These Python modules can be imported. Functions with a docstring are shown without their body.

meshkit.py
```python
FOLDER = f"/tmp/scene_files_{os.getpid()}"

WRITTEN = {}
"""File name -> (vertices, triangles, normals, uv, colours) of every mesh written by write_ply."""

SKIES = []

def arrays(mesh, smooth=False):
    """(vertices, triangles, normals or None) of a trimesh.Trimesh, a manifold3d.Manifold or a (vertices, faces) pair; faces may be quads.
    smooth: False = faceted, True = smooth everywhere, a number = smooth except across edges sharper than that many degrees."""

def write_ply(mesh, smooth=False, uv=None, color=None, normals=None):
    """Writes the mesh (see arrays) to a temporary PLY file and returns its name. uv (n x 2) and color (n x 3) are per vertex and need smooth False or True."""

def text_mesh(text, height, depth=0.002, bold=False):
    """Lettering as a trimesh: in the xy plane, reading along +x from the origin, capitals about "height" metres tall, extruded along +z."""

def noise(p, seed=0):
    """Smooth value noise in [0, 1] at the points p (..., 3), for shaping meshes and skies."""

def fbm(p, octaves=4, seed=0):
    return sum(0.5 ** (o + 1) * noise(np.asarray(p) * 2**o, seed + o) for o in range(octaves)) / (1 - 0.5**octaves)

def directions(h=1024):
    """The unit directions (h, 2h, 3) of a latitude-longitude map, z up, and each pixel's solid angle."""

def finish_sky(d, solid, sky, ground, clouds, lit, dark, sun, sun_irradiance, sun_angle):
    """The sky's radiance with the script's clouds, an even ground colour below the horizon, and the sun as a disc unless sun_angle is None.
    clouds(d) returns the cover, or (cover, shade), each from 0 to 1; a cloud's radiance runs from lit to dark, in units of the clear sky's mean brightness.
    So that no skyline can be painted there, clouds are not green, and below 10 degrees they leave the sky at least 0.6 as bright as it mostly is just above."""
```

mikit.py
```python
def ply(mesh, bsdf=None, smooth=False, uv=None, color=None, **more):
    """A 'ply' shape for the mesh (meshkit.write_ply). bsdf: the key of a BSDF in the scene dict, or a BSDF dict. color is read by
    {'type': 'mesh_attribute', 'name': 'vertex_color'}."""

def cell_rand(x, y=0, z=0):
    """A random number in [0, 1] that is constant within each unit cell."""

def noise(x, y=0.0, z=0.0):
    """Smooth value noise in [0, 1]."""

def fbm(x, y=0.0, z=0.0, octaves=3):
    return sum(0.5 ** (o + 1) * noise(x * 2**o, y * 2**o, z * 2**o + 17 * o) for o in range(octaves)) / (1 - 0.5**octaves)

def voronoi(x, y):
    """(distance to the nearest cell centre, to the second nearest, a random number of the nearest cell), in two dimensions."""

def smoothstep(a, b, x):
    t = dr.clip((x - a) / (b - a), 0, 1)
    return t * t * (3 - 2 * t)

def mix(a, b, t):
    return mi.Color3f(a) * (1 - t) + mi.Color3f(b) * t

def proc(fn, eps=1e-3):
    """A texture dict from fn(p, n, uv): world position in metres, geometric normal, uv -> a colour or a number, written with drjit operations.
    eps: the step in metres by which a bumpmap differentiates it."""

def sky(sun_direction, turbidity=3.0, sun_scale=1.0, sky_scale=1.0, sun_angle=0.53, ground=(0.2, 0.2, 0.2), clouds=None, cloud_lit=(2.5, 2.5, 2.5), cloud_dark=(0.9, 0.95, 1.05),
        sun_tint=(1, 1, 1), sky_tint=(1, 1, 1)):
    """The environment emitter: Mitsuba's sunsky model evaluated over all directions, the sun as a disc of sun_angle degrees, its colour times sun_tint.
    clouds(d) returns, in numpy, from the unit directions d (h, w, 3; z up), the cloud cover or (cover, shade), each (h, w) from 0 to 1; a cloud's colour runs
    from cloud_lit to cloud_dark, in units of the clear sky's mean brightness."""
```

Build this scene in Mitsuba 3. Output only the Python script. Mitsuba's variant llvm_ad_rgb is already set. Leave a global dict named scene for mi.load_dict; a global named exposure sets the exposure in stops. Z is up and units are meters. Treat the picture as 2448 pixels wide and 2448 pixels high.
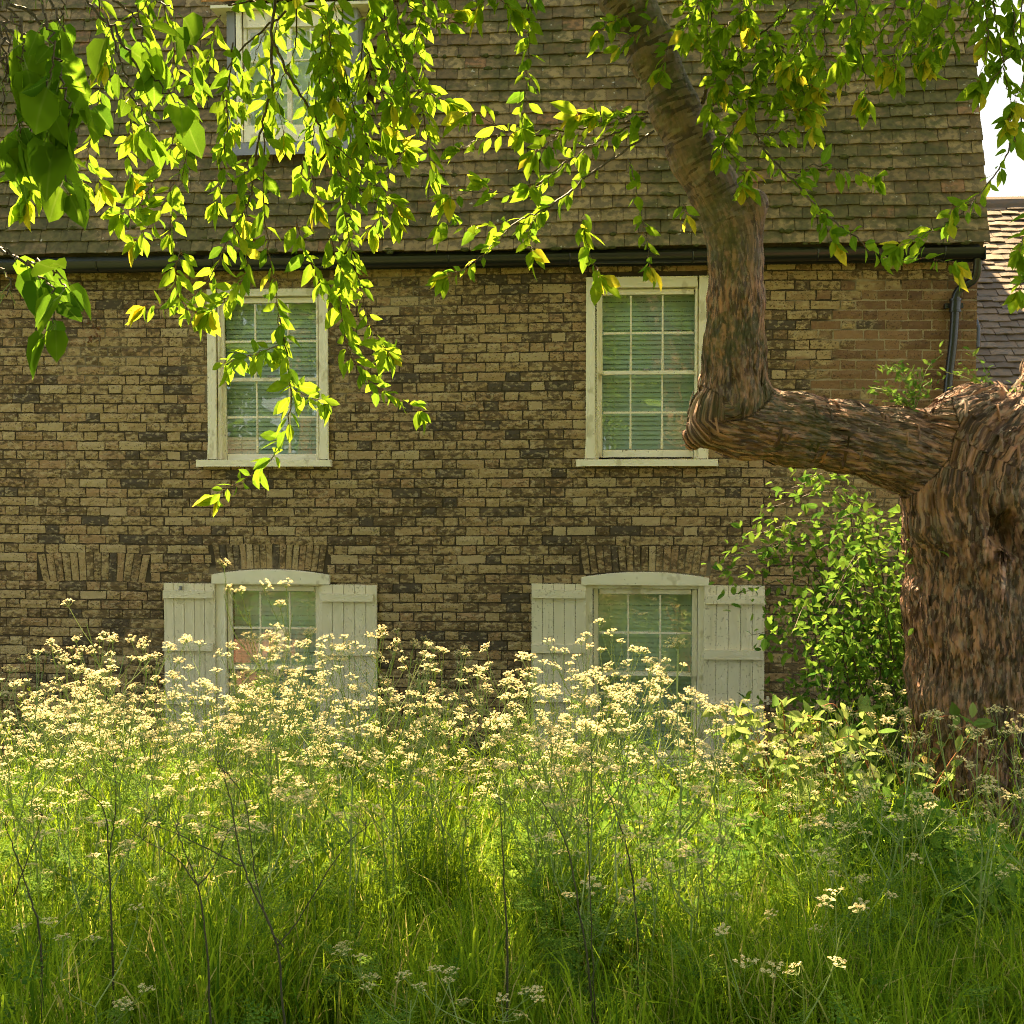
import math, random
import numpy as np, trimesh, manifold3d, shapely.geometry as sg
import drjit as dr, mitsuba as mi
import mikit, meshkit
from mikit import proc, ply, fbm, noise, smoothstep, mix, cell_rand

T = mi.ScalarTransform4f
PI = math.pi
rng = np.random.default_rng(11)
scene, labels = {}, {}

# ------------------------------------------------------------------ camera, sky, exposure
EYE = np.array([0, 0, 2.75])
FWD = np.array([-0.0784058, 0.99624019, -0.03685111])
scene['camera'] = {'type': 'perspective', 'fov': 45.0, 'fov_axis': 'x', 'near_clip': 0.05, 'far_clip': 500.0,
                   'to_world': T().look_at(origin=EYE.tolist(), target=(EYE + FWD).tolist(), up=[0, 0, 1])}
SUN_AZ, SUN_EL = math.radians(24), math.radians(59)
SUN = np.array([-math.sin(SUN_AZ) * math.cos(SUN_EL), math.cos(SUN_AZ) * math.cos(SUN_EL), math.sin(SUN_EL)])


def cloud_cover(d):
    n = meshkit.fbm(d * np.array([2.2, 2.2, 4.0]) + 3.7, 5, 4)
    c = np.clip((n - 0.36) / 0.16, 0, 1)
    near_sun = np.clip(((d @ SUN) - 0.90) / 0.08, 0, 1)
    return c * 0.92 * (1 - near_sun), np.clip((n - 0.62) * 2, 0, 0.4)


scene['sky'] = mikit.sky(SUN.tolist(), turbidity=3, sun_scale=1.0, sky_scale=0.6, sun_tint=(1.0, 0.92, 0.70), sky_tint=(1.07, 1.0, 0.86),
                         clouds=cloud_cover, cloud_lit=(1.40, 1.35, 1.24), cloud_dark=(1.0, .98, .92), ground=(0.10, 0.12, 0.05))
exposure = 4.5


# ------------------------------------------------------------------ helpers
def cat(parts):
    """Joins (vertices, triangles[, uv]) tuples into one."""
    vs, fs, us, n = [], [], [], 0
    for p in parts:
        vs.append(p[0]); fs.append(np.asarray(p[1]) + n); n += len(p[0])
        us.append(p[2] if len(p) > 2 and p[2] is not None else np.zeros((len(p[0]), 2)))
    return np.vstack(vs), np.vstack(fs), np.vstack(us)


def put(key, m, bsdf, smooth=False, **more):
    v, f = m[0], m[1]
    uv = m[2] if len(m) > 2 and (isinstance(smooth, bool)) else None
    scene[key] = ply((v, f), bsdf, smooth=smooth, uv=uv, **more)


def num(key, i):
    return key if i == 0 else f'{key}_{i:03d}'


_hull = {}


def bbox(x0, x1, y0, y1, z0, z1, b=0.004, tone=0.5):
    """A box with chamfered edges."""
    if 'f' not in _hull:
        c = np.array([[sx * (1 if a else .5), sy * (1 if q else .5), sz * (1 if r else .5)] for sx in (-1, 1) for sy in (-1, 1) for sz in (-1, 1)
                      for a, q, r in ((0, 1, 1), (1, 0, 1), (1, 1, 0))], float)
        m = trimesh.convex.convex_hull(c * 1.0)
        _hull['v'], _hull['f'] = np.array(m.vertices), np.array(m.faces)
    s = np.array([x1 - x0, y1 - y0, z1 - z0]) / 2
    c = np.array([x1 + x0, y1 + y0, z1 + z0]) / 2
    b = min(b, 0.45 * s.min())
    v = _hull['v']
    full = np.abs(v) > .75
    out = np.where(full, np.sign(v) * (s - b), np.sign(v) * s)
    # the coordinate marked .5 lies on the face plane, the two others are drawn in
    return out + c, _hull['f'], np.tile([[tone, rng.random()]], (len(v), 1))


def tube(points, radii, sides=5, cap=True):
    p = np.asarray(points, float)
    r = np.broadcast_to(radii, (len(p),))
    t = np.gradient(p, axis=0)
    t /= np.linalg.norm(t, axis=1, keepdims=True) + 1e-12
    ref = np.array([0.31, 0.87, 0.13])
    a = np.cross(t, ref); a /= np.linalg.norm(a, axis=1, keepdims=True) + 1e-12
    b = np.cross(t, a)
    ang = np.arange(sides) * 2 * PI / sides
    v = p[:, None] + r[:, None, None] * (np.cos(ang)[None, :, None] * a[:, None] + np.sin(ang)[None, :, None] * b[:, None])
    i, j = np.meshgrid(np.arange(len(p) - 1), np.arange(sides), indexing='ij')
    q = np.stack([i * sides + j, i * sides + (j + 1) % sides, (i + 1) * sides + (j + 1) % sides, (i + 1) * sides + j], -1).reshape(-1, 4)
    f = np.vstack([q[:, [0, 2, 1]], q[:, [0, 3, 2]]])
    s = np.concatenate([[0], np.cumsum(np.linalg.norm(np.diff(p, axis=0), axis=1))])
    uv = np.stack([np.tile(ang / (2 * PI), len(p)), np.repeat(s, sides)], 1)
    v = v.reshape(-1, 3)
    if cap and sides > 3:
        k = len(v)
        v = np.vstack([v, p[:1], p[-1:]])
        uv = np.vstack([uv, [[0, 0], [0, s[-1]]]])
        e = np.arange(sides)
        f = np.vstack([f, np.stack([e, (e + 1) % sides, np.full(sides, k)], 1), np.stack([(len(p) - 1) * sides + (e + 1) % sides, (len(p) - 1) * sides + e, np.full(sides, k + 1)], 1)])
    return v, f, uv


def spline(P, n):
    """Catmull-Rom through the points."""
    P = np.asarray(P, float)
    P = np.vstack([2 * P[0] - P[1], P, 2 * P[-1] - P[-2]])
    out = []
    for i in range(1, len(P) - 2):
        t = np.linspace(0, 1, n, endpoint=False)[:, None]
        a, b, c, d = P[i - 1], P[i], P[i + 1], P[i + 2]
        out.append(.5 * (2 * b + (c - a) * t + (2 * a - 5 * b + 4 * c - d) * t**2 + (3 * b - a - 3 * c + d) * t**3))
    return np.vstack(out + [P[-2:-1]])


def unit(v):
    return v / (np.linalg.norm(v, axis=-1, keepdims=True) + 1e-12)


def leaves(pos, axis, nrm, length, ratio=0.42, tone=None, kind='cherry'):
    """N leaves as (N, k, 3) vertices: folded along the midrib, drooping to the tip."""
    N = len(pos)
    if kind == 'cherry':
        ts, ws = np.array([.18, .45, .75]), np.array([.62, 1.0, .62])
    elif kind == 'lime':
        ts, ws = np.array([.04, .3, .68]), np.array([.72, 1.0, .66])
    else:
        ts, ws = np.array([.2, .5, .8]), np.array([.8, 1.0, .6])
    axis = unit(axis)
    nrm = unit(nrm - (nrm * axis).sum(-1, keepdims=True) * axis)
    side = np.cross(axis, nrm)
    L = np.asarray(length).reshape(-1, 1) * np.ones((N, 1))
    W = L * ratio * .5
    curl = rng.uniform(.02, .22, (N, 1)); fold = rng.uniform(.1, .5, (N, 1)); twist = rng.normal(0, .25, (N, 1))
    V = [pos]
    for t, w in zip(ts, ws):
        mid = pos + axis * L * t - nrm * curl * L * t * t
        sd = unit(side + nrm * twist * t)
        for s in (-1, 0, 1):
            V.append(mid + s * sd * W * w + abs(s) * nrm * fold * W * w)
    V.append(pos + axis * L - nrm * curl * L * 1.1)
    V = np.stack(V, 1)
    F = [[0, 2, 1], [0, 3, 2]]
    for k in (1, 4):
        F += [[k, k + 1, k + 4], [k, k + 4, k + 3], [k + 1, k + 2, k + 5], [k + 1, k + 5, k + 4]]
    F += [[7, 8, 10], [8, 9, 10]]
    tone = rng.random(N) if tone is None else tone
    U = np.zeros((N, 11, 2)); U[..., 0] = np.asarray(tone).reshape(-1, 1)
    U[:, [1, 3, 4, 6, 7, 9], 1] = 1.0
    return V, np.array(F), U


def flat(V, F, U):
    N, k = V.shape[:2]
    return V.reshape(-1, 3), (F[None] + (np.arange(N) * k)[:, None, None]).reshape(-1, 3), U.reshape(-1, 2)


def ground_z(x, y):
    x, y = np.asarray(x, float), np.asarray(y, float)
    z = np.interp(y, [-60, -4, 0, 3, 5, 6.8, 8.4, 9.5, 60], [1.0, 1.1, 1.15, 1.08, .95, .66, .26, .05, .0])
    q = np.stack([x * .9, y * .9, x * 0 + 3], -1)
    return z + .07 * (meshkit.fbm(q, 3, 2) - .5)


# ------------------------------------------------------------------ materials
def two(b):
    return {'type': 'twosided', 'bsdf': b}


def principled(color, rough=.8, **k):
    c = proc(color) if callable(color) else {'type': 'rgb', 'value': list(color)}
    return {'type': 'principled', 'base_color': c, 'roughness': rough, **k}


def rfbm(x, y, seed=0, octaves=4):
    """fbm in two dimensions whose lattice turns with every octave, so that no grid shows."""
    out, amp, tot = 0, 1.0, 0
    for o in range(octaves):
        c_, s_ = math.cos(.9 + 1.1 * o), math.sin(.9 + 1.1 * o)
        f_ = 1.93**o
        out = out + amp * noise((x * c_ - y * s_) * f_ + 7.7 * o, (x * s_ + y * c_) * f_ + 3.1 * o, seed + .37 * o)
        tot += amp; amp *= .58
    return out / tot


def repointed(p, jit=0.0):
    """Where newer, redder bricks were laid in pale mortar: the corner by the downpipe, and a few old patches."""
    e = fbm(p.x * 5, p.z * 9, 0, 3) - .5
    e = e + jit
    return smoothstep(1.45, 1.85, p.x + e) * smoothstep(2.85, 3.05, p.z + .5 * e) * smoothstep(4.25, 4.10, p.z + .4 * e)


def brick_color(p, n, uv):
    tone, rnd = uv.x, uv.y
    big = fbm(p.x * 1.1 + 5, p.z * 1.4, p.y, 3)
    q = rfbm(p.x * 30 + rnd * 31, p.z * 56 + p.y * 9, 1, 6)
    crust = smoothstep(.38, .64, q + (tone - .5) * .42 + (big - .5) * .50)
    tan = mix((.26, .185, .095), (.38, .29, .165), fbm(p.x * 75, p.z * 110, p.y * 40, 2))
    red = mix((.24, .135, .075), (.32, .20, .12), noise(p.x * 60, p.z * 90, 3))
    light = mix(tan, red, smoothstep(.6, 1.0, rnd) * .6)
    dark = mix((.055, .040, .023), (.150, .105, .058), fbm(p.x * 80, p.z * 120, p.y * 50, 3))
    c = mix(light, dark, crust * .92)
    c = mix(c, (.062, .055, .048), smoothstep(.88, .94, tone) * .7)
    c = mix(c, (.40, .33, .21), smoothstep(.08, .03, tone) * .6)
    pale = smoothstep(.58, .68, fbm(p.x * 34 + rnd * 3, p.z * 60, p.y * 20, 4))
    c = mix(c, (.46, .38, .25), pale * .45)
    c = mix(c, mix((.12, .065, .040), (.22, .125, .070), rnd) * (.7 + .6 * q), repointed(p, (rnd - .5) * .9) * .8)
    speck = smoothstep(.72, .80, noise(p.x * 110, p.z * 120, p.y * 60 + 9))
    return mix(c, (.04, .03, .02), speck * .65) * mi.Color3f(1.0, .93, .78)


def mortar_color(p, n, uv):
    a = fbm(p.x * 26, p.z * 26, p.y * 20, 3)
    repoint = dr.maximum(repointed(p), smoothstep(.56, .62, fbm(p.x * .9 + 7.3, p.z * 1.1, 0, 3)) * .45)
    return mix(mix((.030, .022, .012), (.085, .062, .033), a), mix((.26, .20, .12), (.36, .29, .18), a), repoint)


def tile_color(p, n, uv):
    tone, rnd = uv.x, uv.y
    base = mix((.135, .090, .040), (.28, .198, .088), tone)
    base = mix(base, (.25, .13, .06), smoothstep(.94, .98, rnd))
    lich = smoothstep(.40, .64, rfbm(p.x * 34 + rnd * 9, p.z * 40, 2, 6))
    c = mix(base, (.072, .056, .030), lich * .7)
    moss = smoothstep(.44, .60, .6 * rfbm(p.x * 2.1, p.z * 3.0 + 4, 3, 3) + .4 * rfbm(p.x * 16, p.z * 30, 2, 4))
    c = mix(c, mix((.035, .038, .013), (.08, .082, .022), noise(p.x * 60, p.z * 60)), moss * .68)
    return mix(c, (.42, .40, .30), smoothstep(.78, .82, fbm(p.x * 34 + 8, p.z * 34, p.y * 30, 3)) * .7)


def wing_tile_color(p, n, uv):
    tone, rnd = uv.x, uv.y
    base = mix((.105, .072, .046), (.21, .145, .092), tone)
    lich = smoothstep(.48, .62, fbm(p.x * 30, p.y * 30, p.z * 30 + rnd * 9, 4))
    return mix(base, (.10, .085, .07), lich * .7)


def paint_color(p, n, uv):
    a = fbm(p.x * 6, p.z * 2.4, p.y * 5, 4)
    c = mix((.70, .62, .45), (.78, .71, .55), a)
    grime = smoothstep(.60, .72, fbm(p.x * 14, p.z * 9, p.y * 10 + 3, 4))
    c = mix(c, (.40, .33, .18), grime * .55)
    return mix(c, (.20, .13, .07), smoothstep(.79, .84, fbm(p.x * 40, p.z * 40, p.y * 40, 3)) * .8)


def shutter_color(p, n, uv):
    a = fbm(p.x * 8 + uv.y * 20, p.z * 1.6, 4, 4)
    c = mix((.64, .555, .385), (.71, .63, .46), a)
    streak = smoothstep(.62, .80, fbm(p.x * 30 + uv.y * 7, p.z * 2.6, 2, 3))
    c = mix(c, (.47, .42, .26), streak * .4)
    return mix(c, (.25, .19, .11), smoothstep(.82, .86, noise(p.x * 90, p.z * 70, uv.y * 9)) * .5)


def lead_color(p, n, uv):
    a = fbm(p.x * 10, p.z * 4, p.y * 10, 4)
    return mix((.12, .118, .112), (.25, .245, .235), a)


def bark_height(p, n, uv):
    # uv: metres round the stem, metres along it
    low = smoothstep(3.35, 3.9, p.z)
    f = 1 - dr.abs(2 * rfbm(uv.x * 24, uv.y * 5, 2, 5) - 1)
    g = 1 - dr.abs(2 * rfbm(uv.x * 60, uv.y * 14, 7, 4) - 1)
    r = rfbm(uv.x * 150, uv.y * 60, 5, 3)
    h = rfbm(uv.x * 10, uv.y * 60, 1, 3)
    return (.026 * f * f * f + .014 * g * g) * (1 - low * .8) + .007 * r + .007 * h * low


def bark_color(p, n, uv):
    w = .025 * (rfbm(p.x * 11 + p.y * 5, p.z * 11, 3, 3) - .5)
    u, v = uv.x + w, uv.y + w
    a = rfbm(u * 62, v * 15, 1, 6)
    c = mix((.085, .038, .023), (.44, .21, .125), smoothstep(.28, .74, a))
    line = 1 - dr.abs(2 * rfbm(u * 32, v * 7, 2, 5) - 1)
    c = mix(c, (.045, .026, .017), smoothstep(.84, .94, line) * .85)
    flake = smoothstep(.55, .66, rfbm(u * 90, v * 30, 12, 5))
    c = mix(c, (.36, .255, .19), flake * .45)
    grey = smoothstep(.44, .66, rfbm(p.x * 5 + p.y * 3, p.z * 4, 5, 4))
    c = mix(c, mix((.12, .10, .08), (.25, .205, .16), rfbm(u * 60, v * 40, 3, 3)), grey * .18)
    alga = smoothstep(.48, .66, .6 * rfbm(p.x * 3 + p.y * 2, p.z * 3, 4, 3) + .4 * rfbm(u * 40, v * 30, 2, 3))
    c = mix(c, (.06, .062, .025), alga * .4)
    young = smoothstep(3.70, 4.20, p.z + .5 * (rfbm(p.x * 8 + p.y * 5, p.z * 8, 8, 4) - .5))
    sat = mix((.12, .072, .055), (.28, .18, .14), rfbm(u * 12, v * 46, 3, 5))
    sat = mix(sat, (.34, .28, .25), smoothstep(.54, .72, rfbm(u * 12, v * 40, 6, 4)) * .5)
    len_ = smoothstep(.58, .66, noise(uv.x * 17, uv.y * 80, 4)) * smoothstep(.35, .5, rfbm(uv.x * 6, uv.y * 11, 6, 2))
    sat = mix(sat, (.04, .022, .015), len_ * .9)
    c = mix(c, sat, young * .8)
    moss = smoothstep(.48, .62, .6 * rfbm(p.x * 7 + p.y * 4, p.z * 7, 5, 4) + .4 * rfbm(u * 60, v * 60, 4, 3)) * smoothstep(2.6, 2.8, p.z) * smoothstep(1.7, 1.2, p.x)
    return mix(c, (.055, .065, .018), moss * .5)


def twig_color(p, n, uv):
    return mix((.045, .03, .022), (.12, .075, .05), fbm(p.x * 30, p.z * 30, p.y * 30, 2))


def cherry_leaf(p, n, uv):
    c = mix((.115, .235, .014), (.31, .43, .018), uv.x)
    c = mix(c, (.56, .48, .03), smoothstep(.93, 1.0, uv.x))
    return mix(mix(c, (.30, .38, .08), .35), c, smoothstep(0., .16, uv.y)) * (.85 + .3 * noise(p.x * 60, p.z * 60, p.y * 60))


def lime_leaf(p, n, uv):
    c = mix((.05, .13, .010), (.20, .33, .014), uv.x)
    vein = smoothstep(.12, .0, dr.abs(dr.abs(uv.y * 5 - dr.floor(uv.y * 5)) - .5))
    return mix(mix(c, (.27, .37, .06), .4), c, smoothstep(0., .12, uv.y)) * (.85 + .3 * noise(p.x * 50, p.z * 50, p.y * 50))


def shrub_leaf(p, n, uv):
    c = mix((.05, .14, .020), (.27, .40, .045), uv.x)
    c = mix(c, (.34, .30, .06), smoothstep(.90, 1.0, uv.x))
    return mix(mix(c, (.25, .30, .1), .3), c, smoothstep(0., .2, uv.y))


def pale_leaf(p, n, uv):
    c = mix((.11, .21, .04), (.33, .37, .11), uv.x)
    return mix(c, (.45, .20, .10), smoothstep(.92, 1.0, uv.x) * .6)


def grass_color(p, n, uv):
    c = mix((.065, .15, .010), (.35, .46, .022), uv.x)
    c = mix(c, (.55, .45, .18), smoothstep(.90, .98, uv.x))
    return c * (.85 + .3 * noise(p.x * 40, p.y * 40, p.z * 12))


def stem_color(p, n, uv):
    return mix((.12, .19, .045), (.24, .28, .07), noise(p.x * 5, p.y * 5, p.z * 3))


def backlit_stalk_color(p, n, uv):  # living parsley stems against the light: the silhouette darkness is in this colour
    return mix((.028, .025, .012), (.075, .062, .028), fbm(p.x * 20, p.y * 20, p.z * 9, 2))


def petal_color(p, n, uv):
    c = mix((.72, .60, .32), (.78, .70, .46), uv.x)
    return mix(c, (.70, .42, .13), smoothstep(.72, .98, uv.x) * .7)


def soil_color(p, n, uv):
    a = fbm(p.x * 3, p.y * 3, 1, 4)
    return mix(mix((.030, .028, .012), (.06, .055, .025), a), (.05, .085, .018), smoothstep(.4, .6, fbm(p.x * 8, p.y * 8, 5, 3)))


def thin(color, rough=.45, dt=1.2, **k):
    return {'type': 'principledthin', 'base_color': proc(color), 'roughness': rough, 'diff_trans': dt, 'eta': 1.4, **k}


scene['mat_brick'] = two({'type': 'bumpmap', 'texture': proc(lambda p, n, uv: .006 * fbm(p.x * 40 + uv.y * 9, p.z * 60, p.y * 40, 3), 2e-3), 'scale': 1.0, 'bsdf': principled(brick_color, .92, specular=.25)})
scene['mat_mortar'] = two(principled(mortar_color, .95, specular=.2))
scene['mat_tile'] = two(principled(tile_color, .9, specular=.3))
scene['mat_wing_tile'] = two(principled(wing_tile_color, .75, specular=.4))
scene['mat_paint'] = two(principled(paint_color, .45, specular=.4))
scene['mat_shutter'] = two(principled(shutter_color, .5, specular=.4))
scene['mat_moss'] = two(principled(lambda p, n, uv: mix((.030, .032, .010), (.085, .085, .022), noise(p.x * 90, p.z * 90, p.y * 90)), .95, specular=.1))
scene['mat_lead'] = two(principled(lead_color, .5, specular=.5))
scene['mat_iron'] = two(principled((.012, .013, .016), .28, specular=.6))
scene['mat_glass'] = {'type': 'thindielectric', 'int_ior': 1.6}
scene['mat_blind'] = two(principled(lambda p, n, uv: mix((.30, .40, .29), (.37, .46, .35), noise(p.x * 3, p.z * 40)), .55))
scene['mat_dark_backing'] = two(principled((.05, .05, .045), .9))  # near-black colour stands for the unlit interior
scene['mat_bark'] = two({'type': 'bumpmap', 'texture': proc(bark_height, 2e-3), 'scale': 1.0, 'bsdf': principled(bark_color, .72, specular=.45)})
scene['mat_twig'] = two(principled(twig_color, .6))
scene['mat_petiole'] = two(principled((.30, .10, .045), .5))
scene['mat_cherry_leaf'] = thin(cherry_leaf, .38, 1.3)
scene['mat_lime_leaf'] = thin(lime_leaf, .45, 1.3)
scene['mat_shrub_leaf'] = thin(shrub_leaf, .26, .8)
scene['mat_pale_leaf'] = thin(pale_leaf, .4, .9)
scene['mat_grass'] = thin(grass_color, .5, 1.0)
scene['mat_stem'] = two(principled(stem_color, .55))
scene['mat_backlit_stalk'] = two(principled(backlit_stalk_color, .7))
scene['mat_fern'] = thin(lambda p, n, uv: mix((.07, .16, .025), (.20, .29, .045), uv.x), .5, 1.0)
scene['mat_petal'] = thin(petal_color, .6, .9)
scene['mat_soil'] = two(principled(soil_color, .95, specular=.1))
scene['mat_dead'] = two(principled((.16, .075, .035), .8))
scene['mat_far_leaf'] = thin(lambda p, n, uv: mix((.06, .15, .02), (.20, .31, .04), uv.x), .5, .9)
scene['mat_far_brick'] = two(principled(lambda p, n, uv: mix((.44, .19, .13), (.54, .27, .19), fbm(p.x * 6, p.z * 14, 1, 3)), .9))
scene['mat_orange_tile'] = two(principled(lambda p, n, uv: mix((.34, .13, .045), (.50, .26, .07), fbm(p.x * 12, p.y * 12, p.z * 12, 3)), .9))



# ------------------------------------------------------------------ ground
gx = np.concatenate([np.linspace(-90, -8, 14), np.linspace(-7.5, 7.5, 61), np.linspace(8, 90, 14)])
gy = np.concatenate([np.linspace(-90, -8, 14), np.linspace(-7.5, 12, 79), np.linspace(13, 90, 14)])
X, Y = np.meshgrid(gx, gy, indexing='ij')
V = np.stack([X, Y, ground_z(X, Y)], -1).reshape(-1, 3)
i, j = np.meshgrid(np.arange(len(gx) - 1), np.arange(len(gy) - 1), indexing='ij')
a = (i * len(gy) + j).ravel(); n_ = len(gy)
put('ground', (V, np.vstack([np.stack([a, a + n_, a + n_ + 1], 1), np.stack([a, a + n_ + 1, a + 1], 1)]), np.zeros((len(V), 2))), 'mat_soil', smooth=True)
labels['ground'] = {'label': 'dark earth under the long grass', 'kind': 'structure'}

# ------------------------------------------------------------------ the house
H = 'brick_house'
labels[H] = {'label': 'old brown brick house with steep tiled roof, sash windows and cream shutters', 'category': 'house'}
WY = 9.6                      # front of the bricks
XL, XR = -7.0, 2.757          # ends of the front wall
EAVE = 4.40
DEPTH = 6.0
# window openings in the wall: x0, x1, z0, z1
OPEN = [(-.175, .742, 2.79, 4.19), (-3.16, -2.212, 2.79, 4.13), (-3.115, -2.265, .37, 1.90), (-.172, .727, .37, 1.905)]
outer = sg.box(XL, -.4, XR, EAVE)
for o in OPEN:
    outer = outer.difference(sg.box(o[0], o[2], o[1], o[3]))
m = trimesh.creation.extrude_polygon(outer, .30, engine='earcut')
v = np.array(m.vertices)
front = (np.stack([v[:, 0], WY + .011 + v[:, 2], v[:, 1]], 1), np.array(m.faces)[:, ::-1])
sides = [bbox(XL, XL + .3, WY + .32, WY + DEPTH, -.4, EAVE, .002), bbox(XR - .3, XR - .003, WY + .32, WY + DEPTH, -.4, EAVE, .002),
         bbox(XL, XR - .004, WY + DEPTH - .3, WY + DEPTH + .004, -.4, EAVE - .002, .002)]
put(H + '__wall', cat([front] + sides), 'mat_mortar')

# bricks: Flemish bond, clipped round openings and arches
ARCH = [(-3.151, -2.221, 1.912, 2.137, .030), (-.227, .777, 1.912, 2.137, .030), (-4.592, -3.658, 1.837, 2.062, .02)]
CUT = [(o[0] - .003, o[1] + .003, o[2], o[3] + .004) for o in OPEN] + [(a_[0] - .006, a_[1] + .006, a_[2], a_[3]) for a_ in ARCH]
GX, GZ = 5, 3
BT_F = []
for ii in range(GX - 1):
    for jj in range(GZ - 1):
        k = ii * GZ + jj
        BT_F += [[k, k + GZ, k + GZ + 1], [k, k + GZ + 1, k + 1]]
rim = [ii * GZ for ii in range(GX)] + [(GX - 1) * GZ + jj for jj in range(1, GZ)] + [ii * GZ + GZ - 1 for ii in range(GX - 2, -1, -1)] + [jj for jj in range(GZ - 2, 0, -1)]
NB = len(rim)
for k in range(NB):
    k2 = (k + 1) % NB
    BT_F += [[rim[k], GX * GZ + k, GX * GZ + k2], [rim[k], GX * GZ + k2, rim[k2]]]
BT_F = np.array(BT_F)


def brick(corners, proud, rough):
    """A worn brick: corners (bl, br, tr, tl) in the x-z plane of the wall; its face is pitted and its arrises are worn."""
    c = np.asarray(corners, float) + rng.normal(0, .0016, (4, 2))
    s, t = np.meshgrid(np.linspace(0, 1, GX), np.linspace(0, 1, GZ), indexing='ij')
    s, t = s.ravel()[:, None], t.ravel()[:, None]
    P = (c[0] * (1 - s) + c[1] * s) * (1 - t) + (c[3] * (1 - s) + c[2] * s) * t
    edge = ((s < .01) | (s > .99) | (t < .01) | (t > .99)).ravel()
    P = P + rng.normal(0, .0018, P.shape)
    d = -proud + np.where(edge, .005, 0) + np.abs(rng.normal(0, rough, len(P)))
    # a spalled half
    if rng.random() < .45:
        k = rng.uniform(.3, .7); up = rng.random() < .5
        d += np.where((t.ravel() > k) == up, rng.uniform(.003, .008), 0)
    d = np.minimum(d, .0085)
    fr = np.stack([P[:, 0], WY + d, P[:, 1]], 1)
    mid = fr[rim].mean(0)
    bk = fr[rim].copy(); bk[:, 1] = WY + .016
    bk[:, [0, 2]] += (bk[:, [0, 2]] - mid[[0, 2]]) * .02
    V = np.vstack([fr, bk])
    return V, BT_F, np.tile([[rng.random(), rng.random()]], (len(V), 1))


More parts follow.
